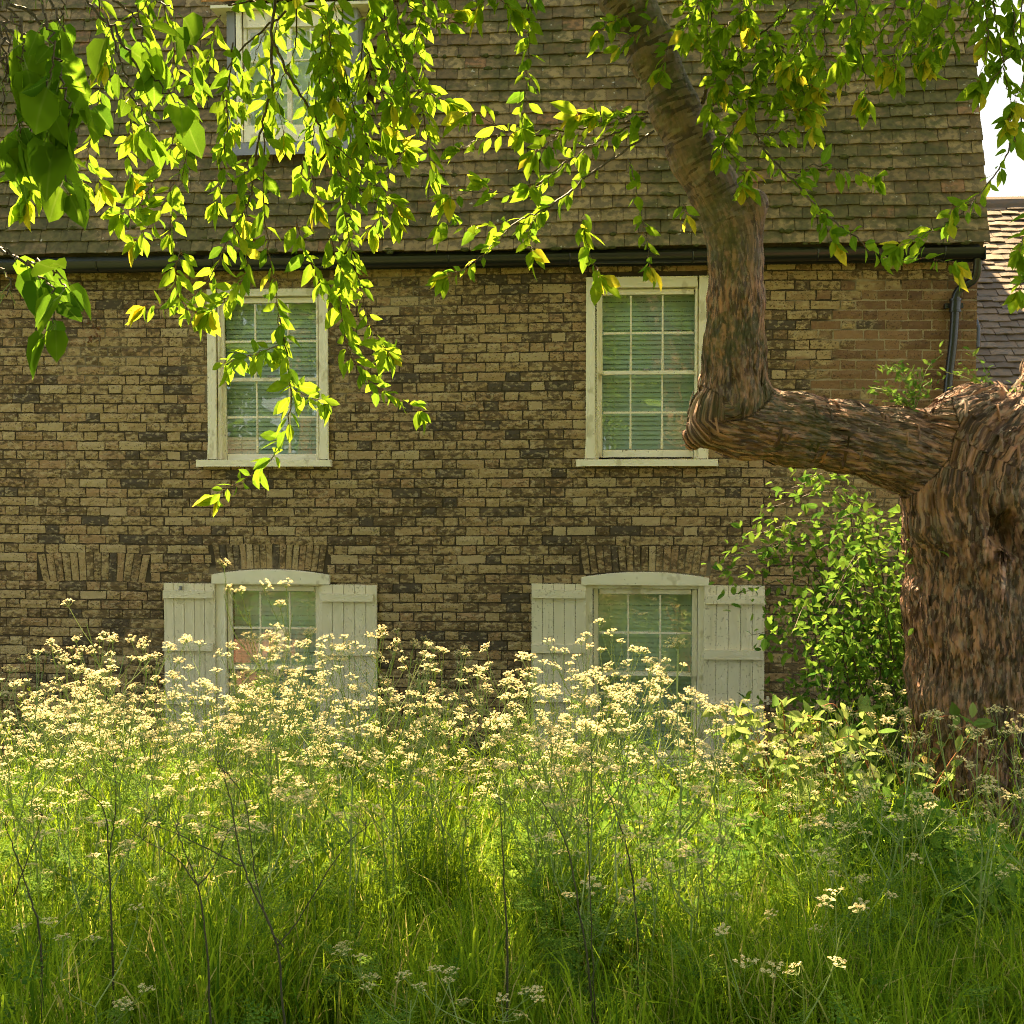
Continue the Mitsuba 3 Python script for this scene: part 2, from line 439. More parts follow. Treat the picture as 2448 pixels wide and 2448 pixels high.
bricks = []
nc = int((EAVE - .05 + .4) / .075)
for k in range(-5, nc):
    z0 = .037 + k * .075; z1 = z0 + .064
    if z0 > EAVE - .03:
        break
    sag = lambda x: .012 * math.sin(x * .9 + 1) * (z0 / 4)
    x = XR; n = k % 2; first = True
    spans = []
    while x > -5.7:
        L = (.1025 if n % 2 else .215) * (1 + rng.normal(0, .012))
        if first and k % 2 == 0:
            pass
        spans.append((x - L, x)); x -= L + .0105; n += 1; first = False
        if len(spans) == 1 and k % 2 == 1:
            spans.append((x - .055, x)); x -= .065      # closer beside the quoin header
    for (a0, a1) in spans:
        segs = [(a0, a1)]
        for (c0, c1, d0, d1) in CUT:
            if min(z1, d1) - max(z0, d0) > .022:
                nxt = []
                for (s0, s1) in segs:
                    if s1 <= c0 or s0 >= c1: nxt.append((s0, s1)); continue
                    if c0 - s0 > .03: nxt.append((s0, c0))
                    if s1 - c1 > .03: nxt.append((c1, s1))
                segs = nxt
        for (s0, s1) in segs:
            h0, h1 = sag(s0) + rng.normal(0, .0012), sag(s1) + rng.normal(0, .0012)
            bricks.append(((s0 + s1) / 2, z0, s1 - s0, brick([(s0, z0 + h0), (s1, z0 + h1), (s1, z1 + h1), (s0, z1 + h0)], rng.uniform(-.002, .004), .0022)))
order = sorted(range(len(bricks)), key=lambda q: (bricks[q][2] < .2 or not -4.6 < bricks[q][0] < 2.2 or bricks[q][1] < .95, math.hypot(bricks[q][0] + 1.2, bricks[q][1] - 2.2)))
for q, b in enumerate(order[:300]):
    put(num(H + '__wall__brick', q), bricks[b][3], 'mat_brick')
put(H + '__wall__brickwork', cat([bricks[b][3] for b in order[300:]]), 'mat_brick')
labels[H + '__wall__brickwork'] = {'kind': 'stuff'}
for q, (x0, x1, z0, z1, rise) in enumerate(ARCH):
    n = 17 if q < 2 else 14
    key = num(H + '__brick_arch', q)
    c, hw = (x0 + x1) / 2, (x1 - x0) / 2
    for k in range(n):
        f0, f1 = -1 + 2 * k / n, -1 + 2 * (k + 1) / n
        fan = .10 if q < 2 else .14
        pts = []
        for f_, g in ((f0, .0045), (f1, -.0045)):
            zb = z0 + rise * (1 - f_ * f_) - (.02 if q == 2 else 0)
            pts.append(((c + f_ * (hw - fan * .32) + g, zb), (c + f_ * hw + g, min(z1 - .004, zb + .222))))
        put(num(key + '__brick', k), brick([pts[0][0], pts[1][0], pts[1][1], pts[0][1]], rng.uniform(-.002, .004), .002), 'mat_brick')

# ---- windows
def glazing(key, gx0, gx1, gz0, gz1, cols, rows, meet, y_up, y_lo, tilt=(0, 0, 0, 0), bar=.020, stile=.045, bottom=.06):
    """A double-hung sash: upper and lower sash with glazing bars, and a pane in each light."""
    xs, zs = [gx0] + cols + [gx1], [gz0] + rows + [gz1]
    mi_ = zs.index(meet)
    for s, (za, zb, y, zz) in enumerate(((meet, gz1, y_up, zs[mi_:]), (gz0, meet, y_lo, zs[:mi_ + 1]))):
        parts = [bbox(gx0 - stile, gx0, y, y + .04, za - (bottom if s else .015), zb + (stile if s == 0 else .02), .005), bbox(gx1, gx1 + stile, y + .001, y + .041, za - (bottom if s else .015), zb + (stile if s == 0 else .02), .005)]
        parts.append(bbox(gx0 + .001, gx1 - .001, y + .002, y + .04, zb - .015 if s else zb, zb + (stile - .002 if s == 0 else .018), .005))
        parts.append(bbox(gx0 + .001, gx1 - .001, y + .003, y + .04, za - (bottom if s else .016), za + (.002 if s else .016), .005))
        for xc in cols: parts.append(bbox(xc - bar / 2, xc + bar / 2, y + .008, y + .034, za + .004, zb - .004, .006))
        for zc in zz[1:-1]: parts.append(bbox(gx0 + .002, gx1 - .002, y + .009, y + .033, zc - bar / 2, zc + bar / 2, .006))
        put(num(key + '__sash', s), cat(parts), 'mat_paint')
    cnt = 0
    for r in range(len(zs) - 1):
        low = r < mi_
        y = (y_lo if low else y_up) + .022
        for cidx in range(len(xs) - 1):
            a0, a1, b0, b1 = xs[cidx], xs[cidx + 1], zs[r], zs[r + 1]
            tx, tz = rng.normal(0, .006), rng.normal(0, .006)
            tz += tilt[r]
            hw_, hh = (a1 - a0) / 2, (b1 - b0) / 2
            G = 5
            S, R_ = np.meshgrid(np.linspace(-1, 1, G), np.linspace(-1, 1, G), indexing='ij')
            Vp = np.stack([(a0 + a1) / 2 + S * hw_, y + S * hw_ * tx + R_ * hh * tz + .0007 * rng.normal(0, 1) * (S * S + .6 * R_ * R_), (b0 + b1) / 2 + R_ * hh], -1).reshape(-1, 3)
            ii, jj = np.meshgrid(np.arange(G - 1), np.arange(G - 1), indexing='ij')
            k0 = (ii * G + jj).ravel()
            scene[num(key + '__pane', cnt)] = ply((Vp, np.vstack([np.stack([k0, k0 + G, k0 + G + 1], 1), np.stack([k0, k0 + G + 1, k0 + 1], 1)])), 'mat_glass', smooth=True)
            cnt += 1


def blind(key, x0, x1, z0, z1, y, pitch=.037):
    parts = []
    z = z1
    while z > z0:
        t = math.radians(68)
        hw_, th = .0195, .0012
        dy, dz = hw_ * math.cos(t), hw_ * math.sin(t)
        q = rng.normal(0, .0012)
        p0, p1 = np.array([y - dy, z - dz + q]), np.array([y + dy, z + dz + q])
        nrm_ = np.array([-math.sin(t), math.cos(t)]) * th
        quad = [p0 - nrm_, p1 - nrm_, p1 + nrm_, p0 + nrm_]
        Vq = np.array([[xx, a_[0], a_[1]] for xx in (x0, x1) for a_ in quad])
        parts.append((Vq, np.array([[0, 1, 5], [0, 5, 4], [1, 2, 6], [1, 6, 5], [2, 3, 7], [2, 7, 6], [3, 0, 4], [3, 4, 7], [0, 2, 1], [0, 3, 2], [4, 5, 6], [4, 6, 7]])))
        z -= pitch
    for xc in (x0 + .12, x1 - .12): parts.append(bbox(xc - .002, xc + .002, y - .012, y - .010, z0, z1, .0005)[:2])
    put(key + '__blind', cat(parts), 'mat_blind')
    labels[key + '__blind'] = {'kind': 'stuff'}
    put(key + '__dark_backing', bbox(x0 - .05, x1 + .05, y + .14, y + .16, z0 - .1, z1 + .1), 'mat_dark_backing')  # added dark board behind the slats, painted as the shade indoors


# upper windows: moulded flush frames standing a little proud of the brick
for q, (fx0, fx1, fz0, fz1, g, cols, rows, meet, sx0, sx1, lab) in enumerate((
        (-3.176, -2.196, 2.800, 4.145, (-3.039, -2.294, 2.847, 4.033), [-2.795, -2.531], [3.139, 3.435, 3.735], 3.435, -3.256, -2.171, 'upper left sash window half hidden by hanging cherry leaves'),
        (-.190, .757, 2.803, 4.205, (-.054, .648, 2.877, 4.068), [.162, .4055], [3.166, 3.472, 3.776], 3.472, -.261, .830, 'upper right sash window beside the leaning limb'))):
    key = num(H + '__window', q)
    labels[key] = {'label': lab}
    w = .085
    top = fz1 - g[3] - .047
    fr = [bbox(fx0, fx0 + w, WY - .030, WY + .12, fz0, fz1, .008), bbox(fx1 - w, fx1, WY - .029, WY + .121, fz0, fz1, .008), bbox(fx0 + w - .001, fx1 - w + .001, WY - .028, WY + .119, fz1 - top, fz1 - .001, .008),
          bbox(fx0 + w - .002, fx0 + w + .022, WY - .012, WY + .11, fz0, fz1 - top + .01, .006), bbox(fx1 - w - .022, fx1 - w + .002, WY - .0115, WY + .11, fz0, fz1 - top + .01, .006)]
    put(key + '__frame', cat(fr), 'mat_paint')
    put(key + '__sill', bbox(sx0, sx1, WY - .075, WY + .12, fz0 - .056, fz0 + .002, .006), 'mat_paint')
    glazing(key, g[0], g[1], g[2], g[3], cols, rows, meet, WY + .012, WY + .045)
    blind(key, g[0] - .03, g[1] + .03, g[2] - .02, g[3] + .02, WY + .16)
    put(key + '__latch', bbox((cols[0] + cols[1]) / 2 - .03, (cols[0] + cols[1]) / 2 + .03, WY + .005, WY + .03, meet + .017, meet + .032, .005), 'mat_lead')
# lower windows under segmental heads, recessed, with shutters
def head(x0, x1, zb, ze, zt, y0, y1):
    n = 14
    xs = np.linspace(x0, x1, n)
    zs = ze + (zt - ze) * (1 - ((xs - (x0 + x1) / 2) / ((x1 - x0) / 2))**2)
    poly = sg.Polygon([(x0, zb)] + [(x1, zb)] + list(zip(xs[::-1], zs[::-1])))
    m = trimesh.creation.extrude_polygon(poly, y1 - y0, engine='earcut')
    v = np.array(m.vertices)
    return np.stack([v[:, 0], y0 + v[:, 2], v[:, 1]], 1), np.array(m.faces)[:, ::-1]


for q, (hx0, hx1, zb, ze, zt, fx0, fx1, g, cols, rows, meet, sx, tilt, lab) in enumerate((
        (-3.143, -2.197, 1.822, 1.893, 1.934, -3.10, -2.275, (-2.999, -2.330, .53, 1.754), [-2.777, -2.537], [.848, 1.141, 1.458], 1.141, (-3.13, -2.24), (.10, .10, .08, .0), 'lower left sash window reflecting a pink wall'),
        (-.214, .766, 1.835, 1.890, 1.933, -.160, .715, (-.080, .640, .52, 1.753), [.149, .398], [.835, 1.129, 1.451], 1.129, (-.165, .787), (.045, .04, .03, .02), 'lower right sash window reflecting green trees')), 2):
    key = num(H + '__window', q)
    labels[key] = {'label': lab}
    put(key + '__head', head(hx0, hx1, zb, ze, zt, WY - .045, WY + .1), 'mat_paint')
    fr = [bbox(fx0 - .03, g[0] - .042, WY - .012, WY + .2, g[2] - .05, zb - .002, .006), bbox(g[1] + .042, fx1 + .03, WY - .011, WY + .2, g[2] - .05, zb - .002, .006),
          bbox(fx0 - .02, fx1 + .02, WY + .001, WY + .199, g[3] + .044, zb + .03, .006), bbox((fx0 + fx1) / 2 - .05, (fx0 + fx1) / 2 + .05, WY - .004, WY + .01, g[3] + .058, g[3] + .070, .004)]
    put(key + '__frame', cat(fr), 'mat_paint')
    put(key + '__sill', bbox(sx[0], sx[1], WY - .07, WY + .2, g[2] - .165, g[2] - .055, .008), 'mat_paint')
    glazing(key, g[0], g[1], g[2], g[3], cols, rows, meet, WY + .035, WY + .075, tilt)
    blind(key, g[0] - .03, g[1] + .03, g[2] - .02, g[3] + .03, WY + .20)

# ---- shutters: five boards with ledges across
SH = [(-3.537, -3.122, .37, 1.820, (1.702, 1.766, 1.281, 1.349, .855, .923, .44, .50), 'left shutter of the lower left window'),
      (-2.261, -1.818, .395, 1.818, (1.685, 1.749, 1.260, 1.325, .840, .905, .44, .50), 'right shutter of the lower left window'),
      (-.602, -.176, .448, 1.838, (1.726, 1.793, 1.299, 1.366, .916, .987, .498, .561), 'left shutter of the lower right window'),
      (.730, 1.192, .410, 1.836, (1.692, 1.763, 1.265, 1.340, .860, .935, .46, .52), 'right shutter of the lower right window, beside the bush')]
for q, (x0, x1, z0, z1, bt, lab) in enumerate(SH):
    key = num(H + '__shutter', q)
    labels[key] = {'label': lab}
    n = 5
    for k in range(n):
        a0, a1 = x0 + (x1 - x0) * k / n + .0004, x0 + (x1 - x0) * (k + 1) / n - .0004
        dz = rng.normal(0, .0008)
        put(num(key + '__plank', k), bbox(a0, a1, WY - .034 + rng.normal(0, .0006), WY - .010, z0 + dz, z1 + dz, .0016), 'mat_shutter')
    for k in range(4):
        e = rng.normal(0, .003)
        put(num(key + '__ledge', k), bbox(x0 + (.0 if q % 2 == 0 else .002) - (.004 if k % 2 else 0) + e * .5, x1 - (.022 if q in (1,) else .004) + e, WY - .064, WY - .0345, bt[2 * k], bt[2 * k + 1], .004), 'mat_shutter')
    if q == 3:
        put(key + '__catch', cat([bbox(x1 - .01, x1 + .055, WY - .075, WY - .05, .945, .962, .004), bbox(x1 + .01, x1 + .035, WY - .09, WY - .05, .925, .99, .006)]), 'mat_shutter')
    if q == 0:
        put(key + '__catch', bbox(x0 + .13, x0 + .155, WY - .06, WY - .034, 1.768, 1.800, .006), 'mat_lead')

# ---- roof: steep mansard face hung with plain tiles
SL = math.radians(75)
ry0, rz0 = 9.43, 4.395                       # lower edge of the eaves tiles
BREAK = 6.65
rrun = (BREAK - rz0) / math.tan(SL)
RXR = 2.785
prof = sg.Polygon([(9.56, 4.34), (ry0 + .055 + .0, rz0 + .05), (ry0 + .05 + rrun, BREAK), (12.6, 7.9), (WY + DEPTH - rrun, BREAK), (WY + DEPTH + .1, 4.34)])
m = trimesh.creation.extrude_polygon(prof, RXR - .012 - XL, engine='earcut')
v = np.array(m.vertices)
put(H + '__roof', (np.stack([XL + v[:, 2], v[:, 0], v[:, 1]], 1), np.array(m.faces), np.zeros((len(v), 2))), 'mat_tile')
up = np.array([0, math.cos(SL), math.sin(SL)]); out_ = np.array([0, -math.sin(SL), math.cos(SL)])


def tile(cx, s0, s1, w, lift, rot, origin, upv, outv, camber=.004, thick=.013):
    """A plain clay tile, slightly cambered, its tail standing off the course below."""
    nx = 3
    xs = np.linspace(-w / 2, w / 2, nx)
    tail = rng.normal(0, .0025, nx)
    V = []
    for side_ in (1, 0):
        for k, s in enumerate((s0, s1)):
            for a_, xx in enumerate(xs):
                h = lift * (1 - k) + camber * (1 - (2 * xx / w)**2) * (1 if k == 0 else .5) + (thick if side_ else 0) + rng.normal(0, .0008)
                ss = s + (tail[a_] if k == 0 else 0) + xx * rot
                V.append(origin + np.array([cx + xx - (ss - s0) * rot * .5, 0, 0]) + upv * ss + outv * h)
    V = np.array(V)
    F = []
    for a_ in range(nx - 1):
        F += [[a_, a_ + 1, 3 + a_ + 1], [a_, 3 + a_ + 1, 3 + a_], [6 + a_, 6 + 3 + a_ + 1, 6 + a_ + 1], [6 + a_, 6 + 3 + a_, 6 + 3 + a_ + 1], [a_, 6 + a_, 6 + a_ + 1], [a_, 6 + a_ + 1, a_ + 1]]
    F += [[0, 3, 9], [0, 9, 6], [2, 8, 11], [2, 11, 5]]
    return V, np.array(F), np.tile([[rng.random(), rng.random()]], (12, 1))


DX0, DX1, DZ0 = -2.997, -1.949, 5.29        # dormer
tiles = []
gauge = .103
for r in range(int((BREAK - rz0) / math.sin(SL) / gauge)):
    x = RXR - (0 if r % 2 == 0 else .0825) + .004 * rng.normal()
    s0 = r * gauge
    if r % 2:
        tiles.append((RXR - .04, s0, tile(RXR - .041, s0, s0 + .13, .078, .014, 0, np.array([0, ry0, rz0]), up, out_)))
    while x > -5.7:
        wdt = .163 * (1 + rng.normal(0, .012))
        cx = x - wdt / 2
        zc = rz0 + s0 * math.sin(SL)
        if not (DX0 - .02 < cx < DX1 + .02 and zc > DZ0 - .12):
            wav = .011 * math.sin(cx * 1.3 + r * .35) + rng.normal(0, .0022)
            tiles.append((cx, s0, tile(cx, s0 + wav, s0 + .135, wdt, .017 + rng.uniform(-.003, .007), rng.normal(0, .016), np.array([0, ry0, rz0]), up, out_)))
        x -= wdt + .004
order = sorted(range(len(tiles)), key=lambda q: math.hypot((tiles[q][0] - 1.0) * .8, tiles[q][1] - 1.1) + (5 if tiles[q][0] < -1.9 else 0))
for q, b in enumerate(order[:300]):
    put(num(H + '__roof__tile', q), tiles[b][2], 'mat_tile')
put(H + '__roof__tiling', cat([tiles[b][2] for b in order[300:]]), 'mat_tile')
labels[H + '__roof__tiling'] = {'kind': 'stuff'}
# cushions of moss lodged on the tails of the tiles
ico = trimesh.creation.icosphere(subdivisions=1)
moss = []
for k in range(900):
    cx = rng.uniform(-5.0, 2.7); r = rng.integers(0, 21)
    if DX0 - .05 < cx < DX1 + .05 and r > 7: continue
    if meshkit.fbm(np.array([cx * 1.2, r * .25, 2.0]), 3, 31) < rng.uniform(.36, .62): continue
    rad = rng.uniform(.008, .024) * np.array([rng.uniform(1, 2.6), .5, .8])
    c_ = np.array([cx, ry0, rz0]) + up * (r * gauge + .011 * math.sin(cx * 1.3 + r * .35) + rng.normal(.0, .006)) + out_ * .026
    moss.append((np.array(ico.vertices) * (1 + rng.normal(0, .12, (len(ico.vertices), 1))) * rad + c_, np.array(ico.faces)))
put(H + '__roof__moss', cat(moss), 'mat_moss', smooth=True); labels[H + '__roof__moss'] = {'kind': 'stuff'}
# soffit board, gutter with brackets
put(H + '__fascia', bbox(XL, RXR - .04, 9.505, 9.53, 4.27, 4.40, .003), 'mat_iron')
gpts = []
n = 9
for k in range(n):
    a_ = PI * k / (n - 1)
    gpts.append((9.435 - .062 * math.cos(a_), 4.352 - .075 * math.sin(a_)))
for k in range(n):
    a_ = PI * (1 - k / (n - 1))
    gpts.append((9.435 - .056 * math.cos(a_), 4.352 - .069 * math.sin(a_)))
m = trimesh.creation.extrude_polygon(sg.Polygon(gpts), 2.745 + 7.0, engine='earcut')
v = np.array(m.vertices)
gv = np.stack([-7.0 + v[:, 2], v[:, 0], v[:, 1]], 1)
gv[:, 2] += .004 * (gv[:, 0] > -9) * (gv[:, 0] - 2.74) * .8 + .012 + .006 * np.sin(gv[:, 0] * 1.7)
put(H + '__gutter', (gv, np.array(m.faces)), 'mat_iron', smooth=40)
for q, xx in enumerate(np.arange(-4.9, 2.6, .92)):
    zz = .0032 * (xx - 2.74) + .012
    a_ = np.linspace(0, PI, 9)
    strap = tube(np.stack([np.full(9, xx), 9.435 - .066 * np.cos(a_), 4.352 + zz - .079 * np.sin(a_)], 1), .006, 4)
    put(num(H + '__gutter__bracket', q), strap, 'mat_iron')
put(H + '__gutter__stop_end', bbox(2.742, 2.749, 9.368, 9.502, 4.27, 4.366, .003), 'mat_iron')
dp = spline([(2.715, 9.45, 4.30), (2.715, 9.47, 4.20), (2.70, 9.50, 4.14), (2.62, 9.525, 4.085), (2.585, 9.535, 4.03), (2.578, 9.535, 3.96), (2.566, 9.535, 3.7), (2.53, 9.535, 3.31), (2.50, 9.535, 2.6), (2.48, 9.535, .1)], 6)
put(H + '__downpipe', tube(dp, .032, 14), 'mat_iron', smooth=50)
for q, (xx, zz) in enumerate(((2.577, 3.955), (2.50, 2.6))):
    put(num(H + '__downpipe__collar', q), cat([tube([(xx + .001, 9.535, zz + .045), (xx, 9.535, zz - .045)], .040, 14), tube([(xx + .001, 9.535, zz + .05), (xx + .001, 9.535, zz + .034)], .045, 14), tube([(xx, 9.535, zz - .034), (xx, 9.535, zz - .05)], .045, 14), bbox(xx - .07, xx + .07, 9.56, 9.60, zz - .02, zz + .02)]), 'mat_iron', smooth=40)
put(H + '__overflow_pipe', tube([(2.765, 9.72, 3.86), (2.785, 9.72, 3.80), (2.785, 9.72, 3.66)], .035, 12), 'mat_iron', smooth=40)

# ---- dormer with lead cheeks and a small tiled roof
D = H + '__dormer'
labels[D] = {'label': 'dormer window with grey lead cheeks'}
put(D + '__cheek', bbox(DX0, DX0 + .075, 9.58, 10.25, 5.27, 6.30, .006), 'mat_lead')
put(D + '__cheek_001', bbox(DX1 - .125, DX1, 9.58, 10.25, 5.27, 6.30, .006), 'mat_lead')
fr = [bbox(-2.922, -2.865, 9.575, 9.75, 5.28, 6.30, .006), bbox(-2.866, -2.83, 9.590, 9.74, 5.28, 6.30, .005), bbox(-2.153, -2.074, 9.576, 9.75, 5.28, 6.30, .006), bbox(-2.866, -2.152, 9.582, 9.74, 6.165, 6.299, .006), bbox(-2.866, -2.152, 9.583, 9.74, 5.283, 5.415, .006)]
put(D + '__frame', cat(fr), 'mat_paint')
dxs, dzs = [-2.828, -2.655, -2.50, -2.33, -2.155], [5.42, 5.665, 5.915, 6.163]
bars = [bbox(x_ - (.022 if k == 1 else .011), x_ + (.022 if k == 1 else .011), 9.598 + .001 * k, 9.63, 5.416, 6.164, .005) for k, x_ in enumerate(dxs[1:-1])] + [bbox(-2.83, -2.154, 9.605, 9.625, z_ - .011, z_ + .011, .005) for z_ in dzs[1:-1]]
put(D + '__sash', cat(bars), 'mat_paint')
cnt = 0
for a_ in range(4):
    for b_ in range(3):
        tz = rng.normal(-.06, .012); tx = rng.normal(0, .01)
        x0, x1, z0, z1 = dxs[a_], dxs[a_ + 1], dzs[b_], dzs[b_ + 1]
        hx, hz = (x1 - x0) / 2, (z1 - z0) / 2
        Vp = np.array([[(x0 + x1) / 2 + s * hx, 9.615 + s * hx * tx + t * hz * tz, (z0 + z1) / 2 + t * hz] for s, t in ((-1, -1), (1, -1), (1, 1), (-1, 1))])
        scene[num(D + '__pane', cnt)] = ply((Vp, np.array([[0, 1, 2], [0, 2, 3]])), 'mat_glass'); cnt += 1
put(D + '__curtain', bbox(-2.85, -2.14, 9.70, 9.71, 5.40, 6.17), 'mat_blind')
ap = [bbox(-3.036, -1.940, 9.50, 9.515, 5.165, 5.285, .004)]
av = np.array(ap[0][0]); av[:, 1] += (av[:, 2] - 5.165) * .62; av[:, 2] += .004 * np.sin(av[:, 0] * 9)
put(D + '__apron', (av, ap[0][1], ap[0][2]), 'mat_lead')
put(D + '__flashing', bbox(DX0 - .03, DX0 + .06, 9.535, 9.60, 5.275, 5.36, .006), 'mat_lead')
q = 0
for r in range(7):
    for x in np.arange(-3.08 + (.08 if r % 2 else 0), -1.86, .167):
        t_ = tile(x, r * .1, r * .1 + .135, .163, .014, rng.normal(0, .01), np.array([0, 9.50, 6.33]), np.array([0, .88, .47]), np.array([0, -.47, .88]))
        put(num(D + '__roof_tile', q), t_, 'mat_orange_tile'); q += 1
put(D + '__roof_board', bbox(-3.10, -1.85, 9.51, 10.5, 6.30, 6.325, .003), 'mat_paint')

# ------------------------------------------------------------------ the lower tiled wing to the right, behind
Wg = 'tiled_wing'
labels[Wg] = {'label': 'lower building with a weathered pinkish tiled roof right of the brick house', 'category': 'building'}
wy0, wz0, WSL = 9.95, 2.95, math.radians(41)
wup = np.array([0, math.cos(WSL), math.sin(WSL)]); wout = np.array([0, -math.sin(WSL), math.cos(WSL)])
wlen = (12.72 - wy0) / math.cos(WSL)
ridge_z = wz0 + wlen * math.sin(WSL)
put(Wg + '__wall', bbox(2.79, 9.0, 10.15, 15.2, -.4, 2.95, .003), 'mat_mortar')
prof = sg.Polygon([(wy0 + .03, wz0 - .04), (12.72, ridge_z - .03), (15.6, wz0 - .04)])
m = trimesh.creation.extrude_polygon(prof, 6.2, engine='earcut')
v = np.array(m.vertices)
put(Wg + '__roof', (np.stack([2.79 + v[:, 2], v[:, 0], v[:, 1]], 1), np.array(m.faces), np.zeros((len(v), 2))), 'mat_wing_tile')
q = 0; rest = []
for r in range(int(wlen / .1)):
    x = 2.80 + (.08 if r % 2 else 0)
    while x < 5.6:
        w_ = .165 * (1 + rng.normal(0, .05))
        t_ = tile(x + w_ / 2, r * .1 + rng.normal(0, .008), r * .1 + .135, w_, .016 + rng.uniform(-.004, .010), rng.normal(0, .03), np.array([0, wy0, wz0]), wup, wout, .004, .014)
        if x < 4.1 and q < 300: put(num(Wg + '__roof__tile', q), t_, 'mat_wing_tile'); q += 1
        else: rest.append(t_)
        x += w_ + .004
put(Wg + '__roof__tiling', cat(rest), 'mat_wing_tile'); labels[Wg + '__roof__tiling'] = {'kind': 'stuff'}
for k in range(7):
    a_ = np.linspace(-.2, PI + .2, 9)
    x0, x1 = 2.8 + k * .45, 2.8 + k * .45 + .445
    pv = [(xx, 12.72 - .11 * math.cos(t_), ridge_z - .05 + .12 * math.sin(t_)) for xx in (x0, x1) for t_ in a_]
    ff = [[k_, k_ + 1, k_ + 10] for k_ in range(8)] + [[k_, k_ + 10, k_ + 9] for k_ in range(8)]
    put(num(Wg + '__roof__ridge_tile', k), (np.array(pv), np.array(ff), np.tile([[.3, .5]], (18, 1))), 'mat_wing_tile')

# withered sprig caught on the wall under the gutter
S_ = 'withered_sprig'
labels[S_] = {'label': 'brown withered sprig hanging on the brick wall under the gutter', 'category': 'dead plant'}
put(S_ + '__stem', tube(spline([(-4.19, 9.585, 4.20), (-4.16, 9.57, 4.05), (-4.10, 9.56, 3.92), (-4.06, 9.56, 3.80)], 4), .003, 4), 'mat_dead')
pp = np.array([-4.07, 9.55, 3.80]) + rng.normal(0, 1, (22, 3)) * [.035, .012, .055]
labels[S_ + '__foliage'] = {'kind': 'stuff'}
put(S_ + '__foliage', flat(*leaves(pp, rng.normal(0, 1, (22, 3)) + [0, 0, -.8], rng.normal(0, 1, (22, 3)), rng.uniform(.03, .06, 22))), 'mat_dead')

# ------------------------------------------------------------------ survey of the tree, its shoots and the stalks, in metres
TRUNK_BONES = [(2.073, 6.85, 0.437, 0.477), (2.057, 6.85, 0.787, 0.393), (2.047, 6.85, 1.108, 0.375), (2.046, 6.85, 1.543, 0.391), (2.051, 6.85, 1.976, 0.416), (2.052, 6.85, 2.349, 0.43), (2.036, 6.85, 2.693, 0.417), (1.995, 6.85, 2.85, 0.343)]
STUMP_BONES = [(1.913, 6.75, 2.665, 0.231), (1.855, 6.7, 2.89, 0.179), (1.857, 6.68, 2.965, 0.134)]
BURL_BONES = [(1.756, 6.62, 2.598, 0.161), (1.739, 6.62, 2.459, 0.139)]
FORK_BONES = [(2.145, 6.88, 2.693, 0.321), (2.32, 6.9, 2.979, 0.212), (2.456, 6.88, 3.262, 0.177), (2.611, 6.8, 3.646, 0.163), (2.666, 6.65, 4.006, 0.147), (2.675, 6.5, 4.425, 0.138)]
LIMB_BONES = [(1.843, 6.8, 2.75, 0.244), (1.55, 6.74, 2.84, 0.199), (1.261, 6.68, 2.899, 0.164), (0.975, 6.62, 2.943, 0.173), (0.719, 6.56, 2.98, 0.176), (0.585, 6.54, 3.027, 0.143)]
ELBOW_BONES = [(0.538, 6.52, 2.971, 0.127), (0.452, 6.5, 2.91, 0.066)]
RISER_BONES = [(0.648, 6.54, 3.054, 0.176), (0.649, 6.53, 3.246, 0.141), (0.647, 6.52, 3.41, 0.136), (0.651, 6.5, 3.626, 0.126), (0.648, 6.48, 3.814, 0.123), (0.613, 6.46, 3.987, 0.12), (0.532, 6.44, 4.159, 0.117), (0.433, 6.42, 4.325, 0.119), (0.326, 6.4, 4.567, 0.114), (0.209, 6.38, 4.856, 0.119), (0.074, 6.36, 5.131, 0.123), (-0.086, 6.3, 5.427, 0.108), (-0.294, 6.2, 5.776, 0.088)]
KNOB_BONES = [(0.678, 6.44, 3.968, 0.092), (0.719, 6.38, 4.073, 0.08)]
